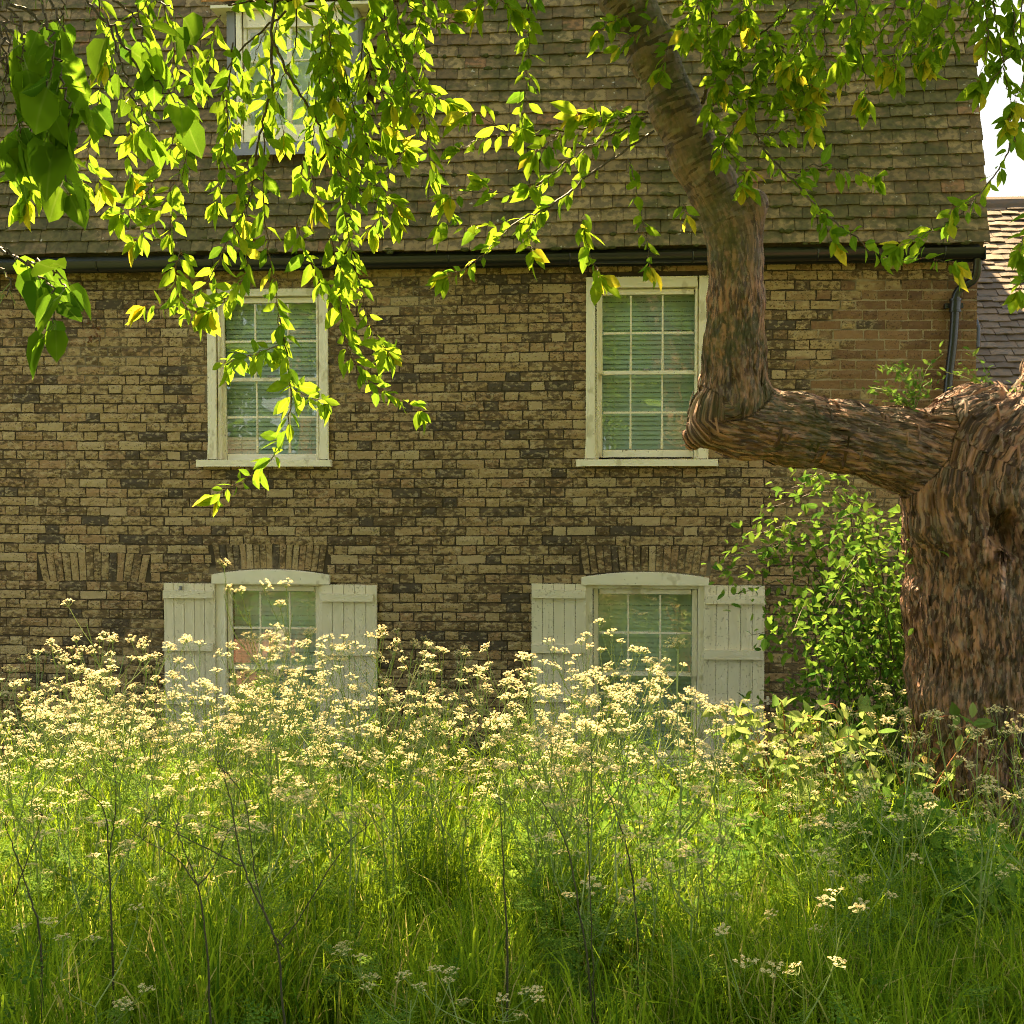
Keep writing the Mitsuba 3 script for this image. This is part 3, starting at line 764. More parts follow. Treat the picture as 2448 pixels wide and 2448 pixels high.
SHOOTS = [
 ('c', [(-1.533, 5.75, 5.071),(-1.595, 5.802, 4.799),(-1.604, 5.855, 4.593),(-1.663, 5.907, 4.434),(-1.727, 5.96, 4.22),(-1.77, 6.012, 4.053),(-1.868, 6.065, 3.935),(-1.995, 6.117, 3.709),(-2.178, 6.17, 3.585),(-2.378, 6.222, 3.581)], 9, 1.0, 6),
 ('c', [(-1.56, 5.7, 4.721),(-1.504, 5.769, 4.588),(-1.408, 5.839, 4.421),(-1.369, 5.908, 4.327),(-1.313, 5.978, 4.165),(-1.277, 6.047, 3.845),(-1.239, 6.117, 3.634),(-1.2, 6.186, 3.471),(-1.153, 6.256, 3.371)], 7, 1.0, 6),
 ('c', [(-1.309, 5.65, 4.258),(-1.234, 5.737, 4.206),(-1.127, 5.824, 4.089),(-1.028, 5.911, 4.006)], 4, 1.0, 6),
 ('c', [(-1.042, 5.65, 3.311),(-1.113, 6.226, 3.319)], 2, 1.0, 6),
 ('c', [(-1.244, 5.65, 3.531),(-1.245, 5.788, 3.351),(-1.223, 5.926, 3.237),(-1.177, 6.065, 3.164),(-1.082, 6.203, 3.104),(-0.982, 6.341, 3.045)], 3, 1.3, 6),
 ('c', [(-1.566, 5.55, 4.261),(-1.601, 5.692, 3.884),(-1.592, 5.833, 3.61),(-1.618, 5.975, 3.476),(-1.65, 6.117, 3.335)], 4, 0.9, 9),
 ('c', [(-1.469, 5.45, 3.412),(-1.468, 5.595, 3.188),(-1.499, 5.741, 3.025),(-1.585, 5.886, 2.865),(-1.719, 6.031, 2.745),(-1.885, 6.177, 2.669),(-2.049, 6.322, 2.598)], 4, 0.8, 8),
 ('c', [(-1.47, 5.45, 3.294),(-1.698, 5.747, 3.275),(-1.907, 6.044, 3.264)], 3, 1.2, 5),
 ('c', [(-1.423, 5.45, 3.129),(-1.442, 5.787, 3.089),(-1.418, 6.124, 3.077)], 2, 0.9, 5),
 ('c', [(-2.777, 5.35, 4.046),(-2.696, 5.433, 4.076),(-2.637, 5.517, 4.07),(-2.704, 5.6, 3.993)], 3, 1.2, 8),
 ('c', [(-2.557, 5.35, 4.054),(-2.584, 5.458, 4.139),(-2.657, 5.567, 4.058)], 2, 1.2, 6),
 ('c', [(-1.334, 5.75, 4.822),(-1.376, 5.814, 4.55),(-1.413, 5.878, 4.32),(-1.435, 5.942, 4.159),(-1.44, 6.006, 4.046)], 4, 1.2, 8),
 ('c', [(-1.794, 5.85, 4.771),(-1.842, 5.914, 4.49),(-1.878, 5.978, 4.253),(-1.926, 6.042, 4.14),(-1.966, 6.106, 4.076)], 4, 0.9, 8),
 ('c', [(-2.012, 5.65, 4.297),(-2.124, 5.743, 4.126),(-2.277, 5.835, 4.011),(-2.394, 5.928, 3.994)], 3, 1.0, 9),
 ('c', [(-2.05, 5.75, 4.101),(-2.17, 5.863, 3.977),(-2.294, 5.976, 3.898),(-2.379, 6.089, 3.881)], 3, 1.2, 6),
 ('c', [(-2.034, 5.95, 4.887),(-2.06, 6.031, 4.58),(-2.123, 6.111, 4.29),(-2.208, 6.192, 4.098),(-2.267, 6.272, 3.953)], 4, 1.0, 6),
 ('c', [(-1.74, 5.65, 3.878),(-1.702, 5.771, 3.702),(-1.79, 5.892, 3.621),(-1.908, 6.013, 3.562),(-2.015, 6.133, 3.539)], 3, 1.3, 7),
 ('c', [(-1.992, 5.65, 3.76),(-2.077, 5.813, 3.663),(-2.097, 5.976, 3.546),(-2.086, 6.139, 3.527)], 3, 1.3, 8),
 ('c', [(-1.44, 5.65, 3.874),(-1.44, 5.798, 3.778),(-1.413, 5.946, 3.676),(-1.381, 6.094, 3.619)], 3, 1.4, 7),
 ('c', [(-1.292, 5.65, 3.823),(-1.277, 5.806, 3.702),(-1.286, 5.961, 3.651),(-1.346, 6.117, 3.569)], 3, 1.4, 7),
 ('c', [(-1.173, 5.95, 5.089),(-1.073, 5.961, 4.839),(-0.985, 5.972, 4.677),(-0.897, 5.983, 4.565),(-0.782, 5.994, 4.515)], 5, 1.1, 8),
 ('c', [(-1.044, 5.95, 5.085),(-0.916, 5.95, 4.906),(-0.814, 5.95, 4.853),(-0.75, 5.95, 4.914)], 4, 1.2, 8),
 ('c', [(-1.174, 5.95, 4.763),(-1.106, 5.998, 4.574),(-1.063, 6.046, 4.434),(-1.006, 6.094, 4.316)], 4, 1.3, 8),
 ('c', [(-1.256, 5.85, 4.632),(-1.196, 5.919, 4.326),(-1.158, 5.989, 4.165),(-1.093, 6.058, 4.077),(-1.066, 6.128, 4.013)], 4, 1.1, 8),
 ('c', [(-1.147, 5.95, 5.063),(-1.216, 6.028, 4.713),(-1.273, 6.106, 4.454),(-1.317, 6.183, 4.213),(-1.308, 6.261, 3.991),(-1.353, 6.339, 3.789)], 4, 1.2, 7),
 ('c', [(-1.433, 5.95, 4.769),(-1.365, 5.991, 4.603),(-1.27, 6.031, 4.46),(-1.174, 6.072, 4.366)], 4, 1.2, 7),
 ('c', [(-1.88, 6.05, 5.021),(-1.641, 6.05, 5.039),(-1.43, 6.05, 4.982),(-1.325, 6.05, 4.877)], 5, 1.2, 7),
 ('c', [(-1.536, 5.85, 4.913),(-1.842, 5.917, 4.668),(-1.879, 5.983, 4.331)], 6, 0.5, 3),
 ('c', [(-2.362, 6.05, 5.138),(-2.331, 6.1, 4.843),(-2.394, 6.15, 4.597),(-2.458, 6.2, 4.399),(-2.452, 6.25, 4.25)], 4, 1.1, 6),
 ('c', [(-2.228, 6.05, 5.134),(-2.166, 6.094, 4.811),(-2.185, 6.139, 4.562),(-2.161, 6.183, 4.389)], 4, 1.2, 6),
 ('c', [(-2.552, 6.05, 5.144),(-2.524, 6.104, 4.823),(-2.606, 6.158, 4.524),(-2.673, 6.213, 4.326),(-2.628, 6.267, 4.216)], 4, 1.1, 6),
 ('c', [(-2.582, 5.75, 4.882),(-2.646, 5.82, 4.481),(-2.641, 5.891, 4.246),(-2.607, 5.961, 4.159)], 4, 1.1, 6),
 ('c', [(-1.509, 5.95, 5.074),(-1.534, 5.987, 4.784),(-1.624, 6.024, 4.568),(-1.609, 6.061, 4.398)], 4, 1.1, 6),
 ('c', [(-0.905, 6.05, 5.12),(-0.932, 6.05, 4.866),(-1.011, 6.05, 4.792)], 3, 1.2, 8),
 ('c', [(-1.358, 5.95, 4.338),(-1.314, 5.986, 4.244),(-1.191, 6.022, 4.174),(-1.066, 6.058, 4.205),(-1.02, 6.094, 4.317)], 3, 1.2, 5),
 ('c', [(-1.285, 5.85, 4.135),(-1.11, 6.006, 4.015),(-1.193, 6.161, 3.943)], 3, 1.3, 6),
 ('c', [(-1.721, 5.85, 4.219),(-1.804, 5.994, 4.101),(-1.822, 6.139, 4.001)], 3, 1.3, 6),
 ('c', [(-1.305, 5.95, 4.45),(-1.224, 6.0, 4.463),(-1.117, 6.05, 4.41)], 3, 1.2, 6),
 ('c', [(-2.191, 5.95, 5.069),(-2.352, 5.95, 4.896),(-2.461, 5.95, 4.72)], 3, 1.2, 6),
 ('c', [(-1.1, 5.688, 4.592),(-1.125, 5.729, 4.489),(-1.147, 5.77, 4.384),(-1.168, 5.812, 4.294)], 3, 1.0, 5),
 ('c', [(-2.011, 6.349, 5.085),(-2.052, 6.349, 4.977),(-2.084, 6.349, 4.868),(-2.115, 6.349, 4.775)], 3, 1.0, 5),
 ('c', [(-1.491, 6.278, 5.156),(-1.45, 6.278, 5.004),(-1.42, 6.278, 4.852),(-1.39, 6.278, 4.722)], 3, 1.0, 5),
 ('c', [(-1.035, 5.693, 4.831),(-1.024, 5.709, 4.694),(-1.017, 5.725, 4.556),(-1.01, 5.741, 4.438)], 3, 1.0, 5),
 ('c', [(-1.628, 6.125, 5.08),(-1.673, 6.148, 4.892),(-1.709, 6.17, 4.703),(-1.745, 6.193, 4.54)], 3, 1.0, 5),
 ('c', [(-0.987, 5.663, 4.914),(-0.961, 5.682, 4.738),(-0.943, 5.701, 4.561),(-0.925, 5.721, 4.409)], 3, 1.0, 5),
 ('c', [(-1.282, 5.792, 5.104),(-1.288, 5.792, 4.958),(-1.292, 5.792, 4.812),(-1.297, 5.792, 4.687)], 3, 1.0, 5),
 ('c', [(-2.053, 6.139, 4.761),(-2.096, 6.173, 4.663),(-2.132, 6.207, 4.564),(-2.168, 6.241, 4.479)], 3, 1.0, 5),
 ('c', [(-1.849, 6.21, 4.783),(-1.875, 6.24, 4.69),(-1.897, 6.271, 4.596),(-1.919, 6.301, 4.516)], 3, 1.0, 5),
 ('c', [(-1.767, 6.303, 4.999),(-1.815, 6.318, 4.875),(-1.853, 6.333, 4.75),(-1.89, 6.348, 4.643)], 3, 1.0, 5),
 ('c', [(-2.406, 5.93, 4.679),(-2.385, 5.969, 4.58),(-2.373, 6.008, 4.48),(-2.36, 6.047, 4.394)], 3, 1.0, 5),
 ('c', [(-0.95, 6.122, 4.883),(-0.931, 6.131, 4.785),(-0.918, 6.14, 4.687),(-0.904, 6.149, 4.603)], 3, 1.0, 5),
 ('c', [(-1.307, 5.725, 4.809),(-1.299, 5.735, 4.697),(-1.293, 5.746, 4.583),(-1.288, 5.756, 4.486)], 3, 1.0, 5),
 ('c', [(-1.308, 5.786, 4.73),(-1.289, 5.807, 4.629),(-1.276, 5.828, 4.528),(-1.263, 5.849, 4.442)], 3, 1.0, 5),
 ('c', [(-1.914, 6.079, 4.743),(-1.908, 6.114, 4.641),(-1.906, 6.15, 4.537),(-1.904, 6.185, 4.448)], 3, 1.0, 5),
 ('c', [(-0.886, 5.757, 4.501),(-0.872, 5.822, 4.385),(-0.863, 5.887, 4.265),(-0.854, 5.952, 4.163)], 3, 1.0, 5),
 ('c', [(-1.318, 5.986, 4.668),(-1.323, 6.026, 4.568),(-1.329, 6.067, 4.466),(-1.335, 6.108, 4.379)], 3, 1.0, 5),
 ('c', [(-0.884, 5.944, 4.963),(-0.926, 5.949, 4.827),(-0.958, 5.955, 4.691),(-0.99, 5.96, 4.574)], 3, 1.0, 5),
 ('c', [(-1.548, 6.342, 4.73),(-1.581, 6.409, 4.582),(-1.61, 6.476, 4.431),(-1.64, 6.543, 4.3)], 3, 1.0, 5),
 ('c', [(-2.14, 5.701, 4.613),(-2.16, 5.731, 4.534),(-2.178, 5.761, 4.454),(-2.196, 5.791, 4.386)], 3, 1.0, 5),
 ('c', [(-0.424, 6.0, 5.136),(-0.394, 5.98, 4.952),(-0.388, 5.96, 4.795),(-0.399, 5.94, 4.59),(-0.405, 5.92, 4.459),(-0.417, 5.9, 4.355)], 4, 1.3, 6),
 ('c', [(0.184, 6.2, 4.475),(-0.004, 6.1, 4.413),(-0.232, 6.0, 4.365),(-0.479, 5.9, 4.331),(-0.608, 5.8, 4.278),(-0.688, 5.7, 4.21)], 6, 1.1, 8),
 ('c', [(0.165, 6.2, 4.462),(-0.063, 6.1, 4.332),(-0.189, 6.0, 4.226),(-0.328, 5.9, 4.1),(-0.372, 5.8, 4.053)], 5, 1.2, 6),
 ('c', [(0.215, 6.2, 4.404),(-0.078, 6.1, 4.189),(-0.273, 6.0, 4.005),(-0.437, 5.9, 3.914),(-0.568, 5.8, 3.759),(-0.684, 5.7, 3.654),(-0.73, 5.6, 3.619)], 6, 0.9, 8),
 ('c', [(-0.189, 6.0, 4.226),(-0.379, 5.9, 4.056),(-0.621, 5.8, 4.033),(-0.732, 5.7, 3.998)], 3, 0.35, 8),
 ('c', [(-0.521, 5.8, 4.024),(-0.583, 5.8, 4.062)], 2, 1, 5),
 ('c', [(-0.273, 6.0, 4.005),(-0.355, 5.933, 3.937),(-0.381, 5.867, 3.85),(-0.365, 5.8, 3.764)], 3, 1.2, 6),
 ('c', [(0.087, 6.1, 4.245),(0.109, 6.05, 4.169),(0.141, 6.0, 4.011),(0.168, 5.95, 3.857),(0.187, 5.9, 3.699)], 4, 0.9, 8),
 ('c', [(-0.132, 6.1, 4.005),(-0.132, 6.1, 3.941),(-0.137, 6.1, 3.916)], 2, 0.8, 5),
 ('c', [(-0.132, 6.1, 3.941),(-0.105, 6.067, 3.806),(-0.066, 6.033, 3.711),(-0.053, 6.0, 3.668)], 2, 0.9, 8),
 ('c', [(-0.488, 6.0, 3.927),(-0.631, 5.9, 3.89),(-0.758, 5.8, 3.88)], 2, 1.0, 5),
 ('c', [(-0.471, 5.8, 4.304),(-0.603, 5.75, 4.371),(-0.658, 5.7, 4.366)], 2, 0.6, 6),
 ('c', [(0.191, 6.2, 4.488),(0.099, 6.133, 4.471),(0.047, 6.067, 4.428),(-0.055, 6.0, 4.437)], 4, 1.6, 8),
 ('c', [(-0.004, 6.1, 4.413),(-0.068, 6.05, 4.413),(-0.156, 6.0, 4.439)], 3, 1.4, 6),
 ('c', [(-0.232, 6.0, 4.365),(-0.306, 5.95, 4.278),(-0.354, 5.9, 4.242)], 3, 1.2, 6),
 ('c', [(-0.545, 5.8, 5.012),(-0.508, 5.8, 4.914),(-0.471, 5.8, 4.888)], 3, 1.2, 6),
 ('c', [(-0.62, 5.8, 5.014),(-0.582, 5.8, 4.928),(-0.607, 5.8, 4.888)], 3, 1.0, 6),
 ('c', [(0.166, 6.3, 5.053),(0.06, 6.233, 4.98),(-0.005, 6.167, 4.932),(-0.057, 6.1, 4.86)], 4, 1.2, 5),
 ('c', [(0.228, 6.2, 4.963),(0.124, 6.15, 4.872),(0.046, 6.1, 4.793)], 3, 0.9, 4),
 ('c', [(0.461, 6.35, 4.576),(0.506, 6.26, 4.692),(0.638, 6.17, 4.788),(0.779, 6.08, 4.867),(0.889, 5.99, 4.968),(0.995, 5.9, 5.1)], 11, 0.5, 4),
 ('c', [(0.482, 6.35, 4.555),(0.547, 6.273, 4.557),(0.643, 6.195, 4.476),(0.712, 6.118, 4.344),(0.754, 6.041, 4.238),(0.868, 5.964, 4.085),(0.955, 5.886, 3.964),(1.063, 5.809, 3.842),(1.167, 5.732, 3.736),(1.268, 5.655, 3.664),(1.375, 5.577, 3.666),(1.479, 5.5, 3.629)], 8, 1.0, 9),
 ('c', [(0.957, 5.9, 3.966),(0.986, 5.85, 3.875),(1.026, 5.8, 3.793)], 2, 1, 4),
 ('c', [(0.873, 6.0, 4.118),(0.935, 5.925, 4.156),(1.044, 5.85, 4.122),(1.149, 5.775, 4.085),(1.181, 5.7, 4.043)], 3, 1.1, 7),
 ('c', [(1.824, 5.6, 4.317),(1.753, 5.55, 4.214),(1.689, 5.5, 4.078),(1.59, 5.45, 3.934),(1.472, 5.4, 3.814),(1.329, 5.35, 3.728),(1.209, 5.3, 3.673)], 5, 1.0, 7),
 ('c', [(1.536, 5.4, 3.879),(1.45, 5.4, 3.847)], 2, 1, 4),
 ('c', [(1.102, 5.7, 4.923),(1.09, 5.675, 4.728),(1.107, 5.65, 4.58),(1.12, 5.625, 4.433),(1.111, 5.6, 4.379)], 4, 0.8, 11),
 ('c', [(1.117, 5.7, 4.596),(1.073, 5.65, 4.523),(1.018, 5.6, 4.474)], 2, 1.2, 6),
 ('c', [(0.631, 6.1, 4.765),(0.589, 6.05, 4.65),(0.547, 6.0, 4.585)], 3, 1.2, 8),
 ('c', [(0.707, 6.1, 4.814),(0.676, 6.05, 4.697),(0.596, 6.0, 4.671)], 3, 1.2, 9),
 ('c', [(0.501, 6.2, 4.648),(0.584, 6.125, 4.559),(0.728, 6.05, 4.484),(0.867, 5.975, 4.496),(0.928, 5.9, 4.521)], 4, 1.4, 7),
 ('c', [(0.54, 6.2, 4.536),(0.683, 6.1, 4.524),(0.797, 6.0, 4.443),(0.905, 5.9, 4.412)], 4, 1.4, 7),
 ('c', [(0.51, 6.3, 4.535),(0.521, 6.267, 4.408),(0.597, 6.233, 4.294),(0.671, 6.2, 4.207)], 4, 1.4, 6),
 ('c', [(0.644, 6.2, 4.478),(0.563, 6.15, 4.35),(0.533, 6.1, 4.262)], 3, 1.4, 6),
 ('c', [(0.71, 6.1, 4.339),(0.829, 6.05, 4.356),(0.896, 6.0, 4.403)], 3, 1.2, 6),
 ('c', [(0.633, 6.2, 4.207),(0.666, 6.15, 4.131),(0.641, 6.1, 4.107)], 2, 1.2, 6),
 ('c', [(1.074, 5.8, 4.963),(0.975, 5.767, 4.787),(0.888, 5.733, 4.66),(0.802, 5.7, 4.569)], 4, 1.1, 7),
 ('c', [(0.979, 5.8, 4.965),(0.964, 5.767, 4.74),(0.971, 5.733, 4.611),(0.931, 5.7, 4.577)], 4, 1.2, 8),
 ('c', [(1.265, 5.6, 4.879),(1.214, 5.567, 4.709),(1.14, 5.533, 4.586),(1.156, 5.5, 4.507)], 4, 1.3, 7),
 ('c', [(1.4, 5.6, 4.875),(1.328, 5.575, 4.709),(1.256, 5.55, 4.611),(1.218, 5.525, 4.513),(1.224, 5.5, 4.46)], 4, 1.3, 9),
 ('c', [(1.491, 5.6, 4.872),(1.463, 5.575, 4.728),(1.391, 5.55, 4.63),(1.34, 5.525, 4.555),(1.346, 5.5, 4.479)], 4, 1.3, 9),
 ('c', [(1.603, 5.6, 4.846),(1.529, 5.567, 4.677),(1.454, 5.533, 4.589),(1.379, 5.5, 4.535)], 4, 1.3, 7),
 ('c', [(1.619, 5.5, 4.83),(1.637, 5.48, 4.644),(1.655, 5.46, 4.503),(1.672, 5.44, 4.363),(1.689, 5.42, 4.268),(1.673, 5.4, 4.208)], 5, 1.3, 7),
 ('c', [(1.685, 5.5, 4.828),(1.712, 5.475, 4.64),(1.674, 5.45, 4.477),(1.602, 5.425, 4.382),(1.563, 5.4, 4.354)], 4, 1.4, 6),
 ('c', [(1.755, 5.5, 4.803),(1.732, 5.467, 4.592),(1.739, 5.433, 4.404),(1.694, 5.4, 4.285)], 4, 1.4, 6),
 ('c', [(1.575, 5.5, 4.809),(1.594, 5.467, 4.64),(1.581, 5.433, 4.496),(1.547, 5.4, 4.376)], 4, 1.2, 6),
 ('c', [(1.765, 5.3, 3.8),(1.734, 5.3, 3.735),(1.702, 5.3, 3.692),(1.692, 5.3, 3.649)], 3, 1, 7),
 ('c', [(1.789, 5.3, 3.625),(1.736, 5.3, 3.561),(1.705, 5.3, 3.518),(1.688, 5.3, 3.485)], 3, 1, 6),
 ('c', [(0.331, 6.2, 5.166),(0.38, 6.15, 4.967),(0.403, 6.1, 4.847)], 4, 1.2, 6),
 ('c', [(0.477, 6.1, 5.122),(0.488, 6.067, 4.933),(0.461, 6.033, 4.822),(0.472, 6.0, 4.724)], 4, 1.2, 6),
 ('c', [(0.718, 6.0, 5.075),(0.678, 5.967, 4.941),(0.588, 5.933, 4.858),(0.537, 5.9, 4.799)], 4, 1.2, 7),
 ('c', [(0.356, 6.1, 4.023),(0.369, 6.1, 3.985)], 2, 1, 3),
 ('c', [(0.952, 6.103, 4.698),(0.949, 6.053, 4.621),(0.946, 6.003, 4.535),(0.94, 5.953, 4.45)], 3, 1.2, 6),
 ('c', [(0.741, 6.111, 4.851),(0.786, 6.061, 4.774),(0.832, 6.011, 4.688),(0.85, 5.961, 4.604)], 3, 1.2, 6),
 ('c', [(0.716, 6.137, 5.124),(0.672, 6.087, 5.053),(0.628, 6.037, 4.974),(0.604, 5.987, 4.896)], 3, 1.2, 6),
 ('c', [(1.02, 6.267, 4.716),(1.003, 6.217, 4.617),(0.987, 6.167, 4.506),(0.975, 6.117, 4.396)], 3, 1.2, 6),
 ('c', [(0.971, 6.238, 5.005),(0.94, 6.188, 4.886),(0.909, 6.138, 4.751),(0.89, 6.088, 4.618)], 3, 1.2, 6),
 ('c', [(0.867, 6.002, 4.837),(0.904, 5.952, 4.726),(0.94, 5.902, 4.602),(0.955, 5.852, 4.48)], 3, 1.2, 6),
 ('c', [(0.469, 6.02, 5.038),(0.419, 5.97, 4.956),(0.37, 5.92, 4.864),(0.345, 5.87, 4.773)], 3, 1.2, 6),
 ('c', [(0.585, 6.147, 4.842),(0.542, 6.097, 4.72),(0.5, 6.047, 4.581),(0.478, 5.997, 4.444)], 3, 1.2, 6),
 ('c', [(0.702, 6.15, 4.798),(0.803, 6.1, 4.679),(0.903, 6.05, 4.544),(0.948, 6.0, 4.413)], 3, 1.2, 6),
 ('c', [(0.898, 6.348, 5.045),(0.823, 6.298, 4.924),(0.75, 6.248, 4.786),(0.711, 6.198, 4.648)], 3, 1.2, 6),
 ('c', [(0.76, 6.198, 4.789),(0.716, 6.148, 4.687),(0.673, 6.098, 4.573),(0.65, 6.048, 4.459)], 3, 1.2, 6),
 ('c', [(0.5, 6.333, 5.215),(0.492, 6.283, 5.108),(0.484, 6.233, 4.989),(0.478, 6.183, 4.87)], 3, 1.2, 6),
 ('c', [(0.48, 6.292, 4.919),(0.497, 6.242, 4.817),(0.513, 6.192, 4.702),(0.519, 6.142, 4.588)], 3, 1.2, 6),
 ('c', [(0.758, 6.099, 4.842),(0.775, 6.049, 4.742),(0.792, 5.999, 4.63),(0.797, 5.949, 4.52)], 3, 1.2, 6),
 ('c', [(0.8, 6.299, 4.85),(0.872, 6.249, 4.765),(0.942, 6.199, 4.671),(0.973, 6.149, 4.579)], 3, 1.2, 6),
 ('c', [(0.992, 6.019, 4.947),(0.94, 5.969, 4.852),(0.889, 5.919, 4.746),(0.86, 5.869, 4.641)], 3, 1.2, 6),
 ('c', [(0.476, 6.276, 5.083),(0.386, 6.226, 4.959),(0.296, 6.176, 4.82),(0.252, 6.126, 4.68)], 3, 1.2, 6),
 ('c', [(0.607, 6.201, 5.148),(0.63, 6.151, 5.063),(0.653, 6.101, 4.968),(0.662, 6.051, 4.875)], 3, 1.2, 6),
 ('c', [(1.412, 5.969, 4.978),(1.4, 5.919, 4.897),(1.387, 5.869, 4.806),(1.376, 5.819, 4.717)], 3, 1.2, 6),
 ('c', [(1.17, 5.73, 4.842),(1.131, 5.68, 4.765),(1.094, 5.63, 4.68),(1.07, 5.58, 4.595)], 3, 1.2, 6),
 ('c', [(1.087, 5.6, 4.759),(1.046, 5.55, 4.68),(1.005, 5.5, 4.59),(0.98, 5.45, 4.502)], 3, 1.2, 6),
 ('c', [(1.144, 5.992, 5.042),(1.146, 5.942, 4.953),(1.148, 5.892, 4.854),(1.145, 5.842, 4.756)], 3, 1.2, 6),
 ('c', [(1.512, 5.641, 4.889),(1.548, 5.591, 4.796),(1.584, 5.541, 4.692),(1.594, 5.491, 4.591)], 3, 1.2, 6),
 ('c', [(1.549, 5.85, 4.94),(1.514, 5.8, 4.839),(1.479, 5.75, 4.726),(1.456, 5.7, 4.614)], 3, 1.2, 6),
 ('c', [(1.347, 5.793, 4.979),(1.378, 5.743, 4.877),(1.408, 5.693, 4.764),(1.417, 5.643, 4.653)], 3, 1.2, 6),
 ('c', [(1.279, 5.767, 4.812),(1.307, 5.717, 4.729),(1.335, 5.667, 4.635),(1.344, 5.617, 4.544)], 3, 1.2, 6),
 ('l', [(-1.273, 2.4, 3.656),(-1.177, 2.38, 3.604),(-1.114, 2.36, 3.535),(-1.074, 2.34, 3.446),(-1.045, 2.32, 3.349),(-1.032, 2.3, 3.294)], 5, 1.0, 3),
 ('l', [(-1.275, 2.4, 3.572),(-1.204, 2.388, 3.525),(-1.144, 2.375, 3.458),(-1.128, 2.362, 3.393),(-1.144, 2.35, 3.359)], 4, 1.2, 3),
 ('l', [(-1.277, 2.45, 3.737),(-1.182, 2.438, 3.667),(-1.1, 2.425, 3.607),(-1.052, 2.413, 3.54),(-1.031, 2.4, 3.473)], 5, 1.3, 3),
 ('l', [(-1.163, 2.4, 3.735),(-1.102, 2.383, 3.665),(-1.063, 2.367, 3.597),(-1.046, 2.35, 3.53)], 4, 1.3, 3),
 ('l', [(-1.236, 2.6, 3.817),(-1.127, 2.59, 3.754),(-1.055, 2.58, 3.681),(-1.005, 2.57, 3.61),(-0.945, 2.56, 3.551),(-0.896, 2.55, 3.503)], 5, 0.85, 3),
 ('l', [(-1.131, 2.6, 3.813),(-1.044, 2.583, 3.738),(-0.992, 2.567, 3.686),(-0.974, 2.55, 3.625)], 4, 1.0, 3),
 ('l', [(-1.015, 2.6, 3.81),(-0.981, 2.6, 3.753),(-0.923, 2.6, 3.718)], 4, 0.8, 2),
 ('l', [(-1.063, 2.6, 3.689),(-1.034, 2.583, 3.593),(-0.994, 2.567, 3.521),(-0.965, 2.55, 3.46)], 3, 0.7, 3),
 ('l', [(-1.281, 2.4, 3.216),(-1.205, 2.38, 3.18),(-1.152, 2.36, 3.156),(-1.1, 2.34, 3.121),(-1.065, 2.32, 3.067),(-1.062, 2.3, 3.024)], 4, 1.5, 3),
 ('l', [(-1.281, 2.4, 3.185),(-1.218, 2.383, 3.15),(-1.178, 2.367, 3.115),(-1.181, 2.35, 3.087)], 3, 1.3, 3),
 ('l', [(-1.172, 2.4, 3.162),(-1.112, 2.367, 3.146),(-1.065, 2.333, 3.119),(-1.04, 2.3, 3.084)], 3, 1.2, 2),
 ('l', [(-1.084, 2.169, 3.605),(-1.065, 2.169, 3.552),(-1.051, 2.169, 3.507),(-1.056, 2.169, 3.475)], 3, 1.1, 3),
 ('l', [(-1.13, 2.211, 3.684),(-1.111, 2.211, 3.607),(-1.097, 2.211, 3.54),(-1.103, 2.211, 3.492)], 3, 1.1, 3),
 ('l', [(-1.126, 2.133, 3.634),(-1.108, 2.133, 3.541),(-1.095, 2.133, 3.46),(-1.101, 2.133, 3.403)], 3, 1.1, 3),
 ('l', [(-1.103, 2.202, 3.494),(-1.083, 2.202, 3.439),(-1.069, 2.202, 3.39),(-1.075, 2.202, 3.355)], 3, 1.1, 3),
 ('l', [(-1.083, 2.332, 3.742),(-1.063, 2.332, 3.686),(-1.048, 2.332, 3.636),(-1.054, 2.332, 3.602)], 3, 1.1, 3),
 ('l', [(-1.025, 2.162, 3.621),(-1.007, 2.162, 3.548),(-0.993, 2.162, 3.485),(-0.999, 2.162, 3.44)], 3, 1.1, 3),
 ('l', [(-1.022, 2.231, 3.502),(-1.003, 2.231, 3.448),(-0.989, 2.231, 3.4),(-0.994, 2.231, 3.367)], 3, 1.1, 3),
 ('l', [(-1.174, 2.278, 3.639),(-1.155, 2.278, 3.55),(-1.14, 2.278, 3.471),(-1.146, 2.278, 3.415)], 3, 1.1, 3),
 ('l', [(-1.131, 2.197, 3.622),(-1.112, 2.197, 3.551),(-1.098, 2.197, 3.489),(-1.103, 2.197, 3.445)], 3, 1.1, 3),
 ('l', [(-1.05, 2.21, 3.53),(-1.031, 2.21, 3.463),(-1.017, 2.21, 3.404),(-1.023, 2.21, 3.363)], 3, 1.1, 3),
 ('l', [(-1.168, 2.226, 3.627),(-1.149, 2.226, 3.529),(-1.135, 2.226, 3.443),(-1.141, 2.226, 3.382)], 3, 1.1, 3),
 ('l', [(-1.116, 2.301, 3.602),(-1.097, 2.301, 3.521),(-1.082, 2.301, 3.449),(-1.088, 2.301, 3.398)], 3, 1.1, 3),
]
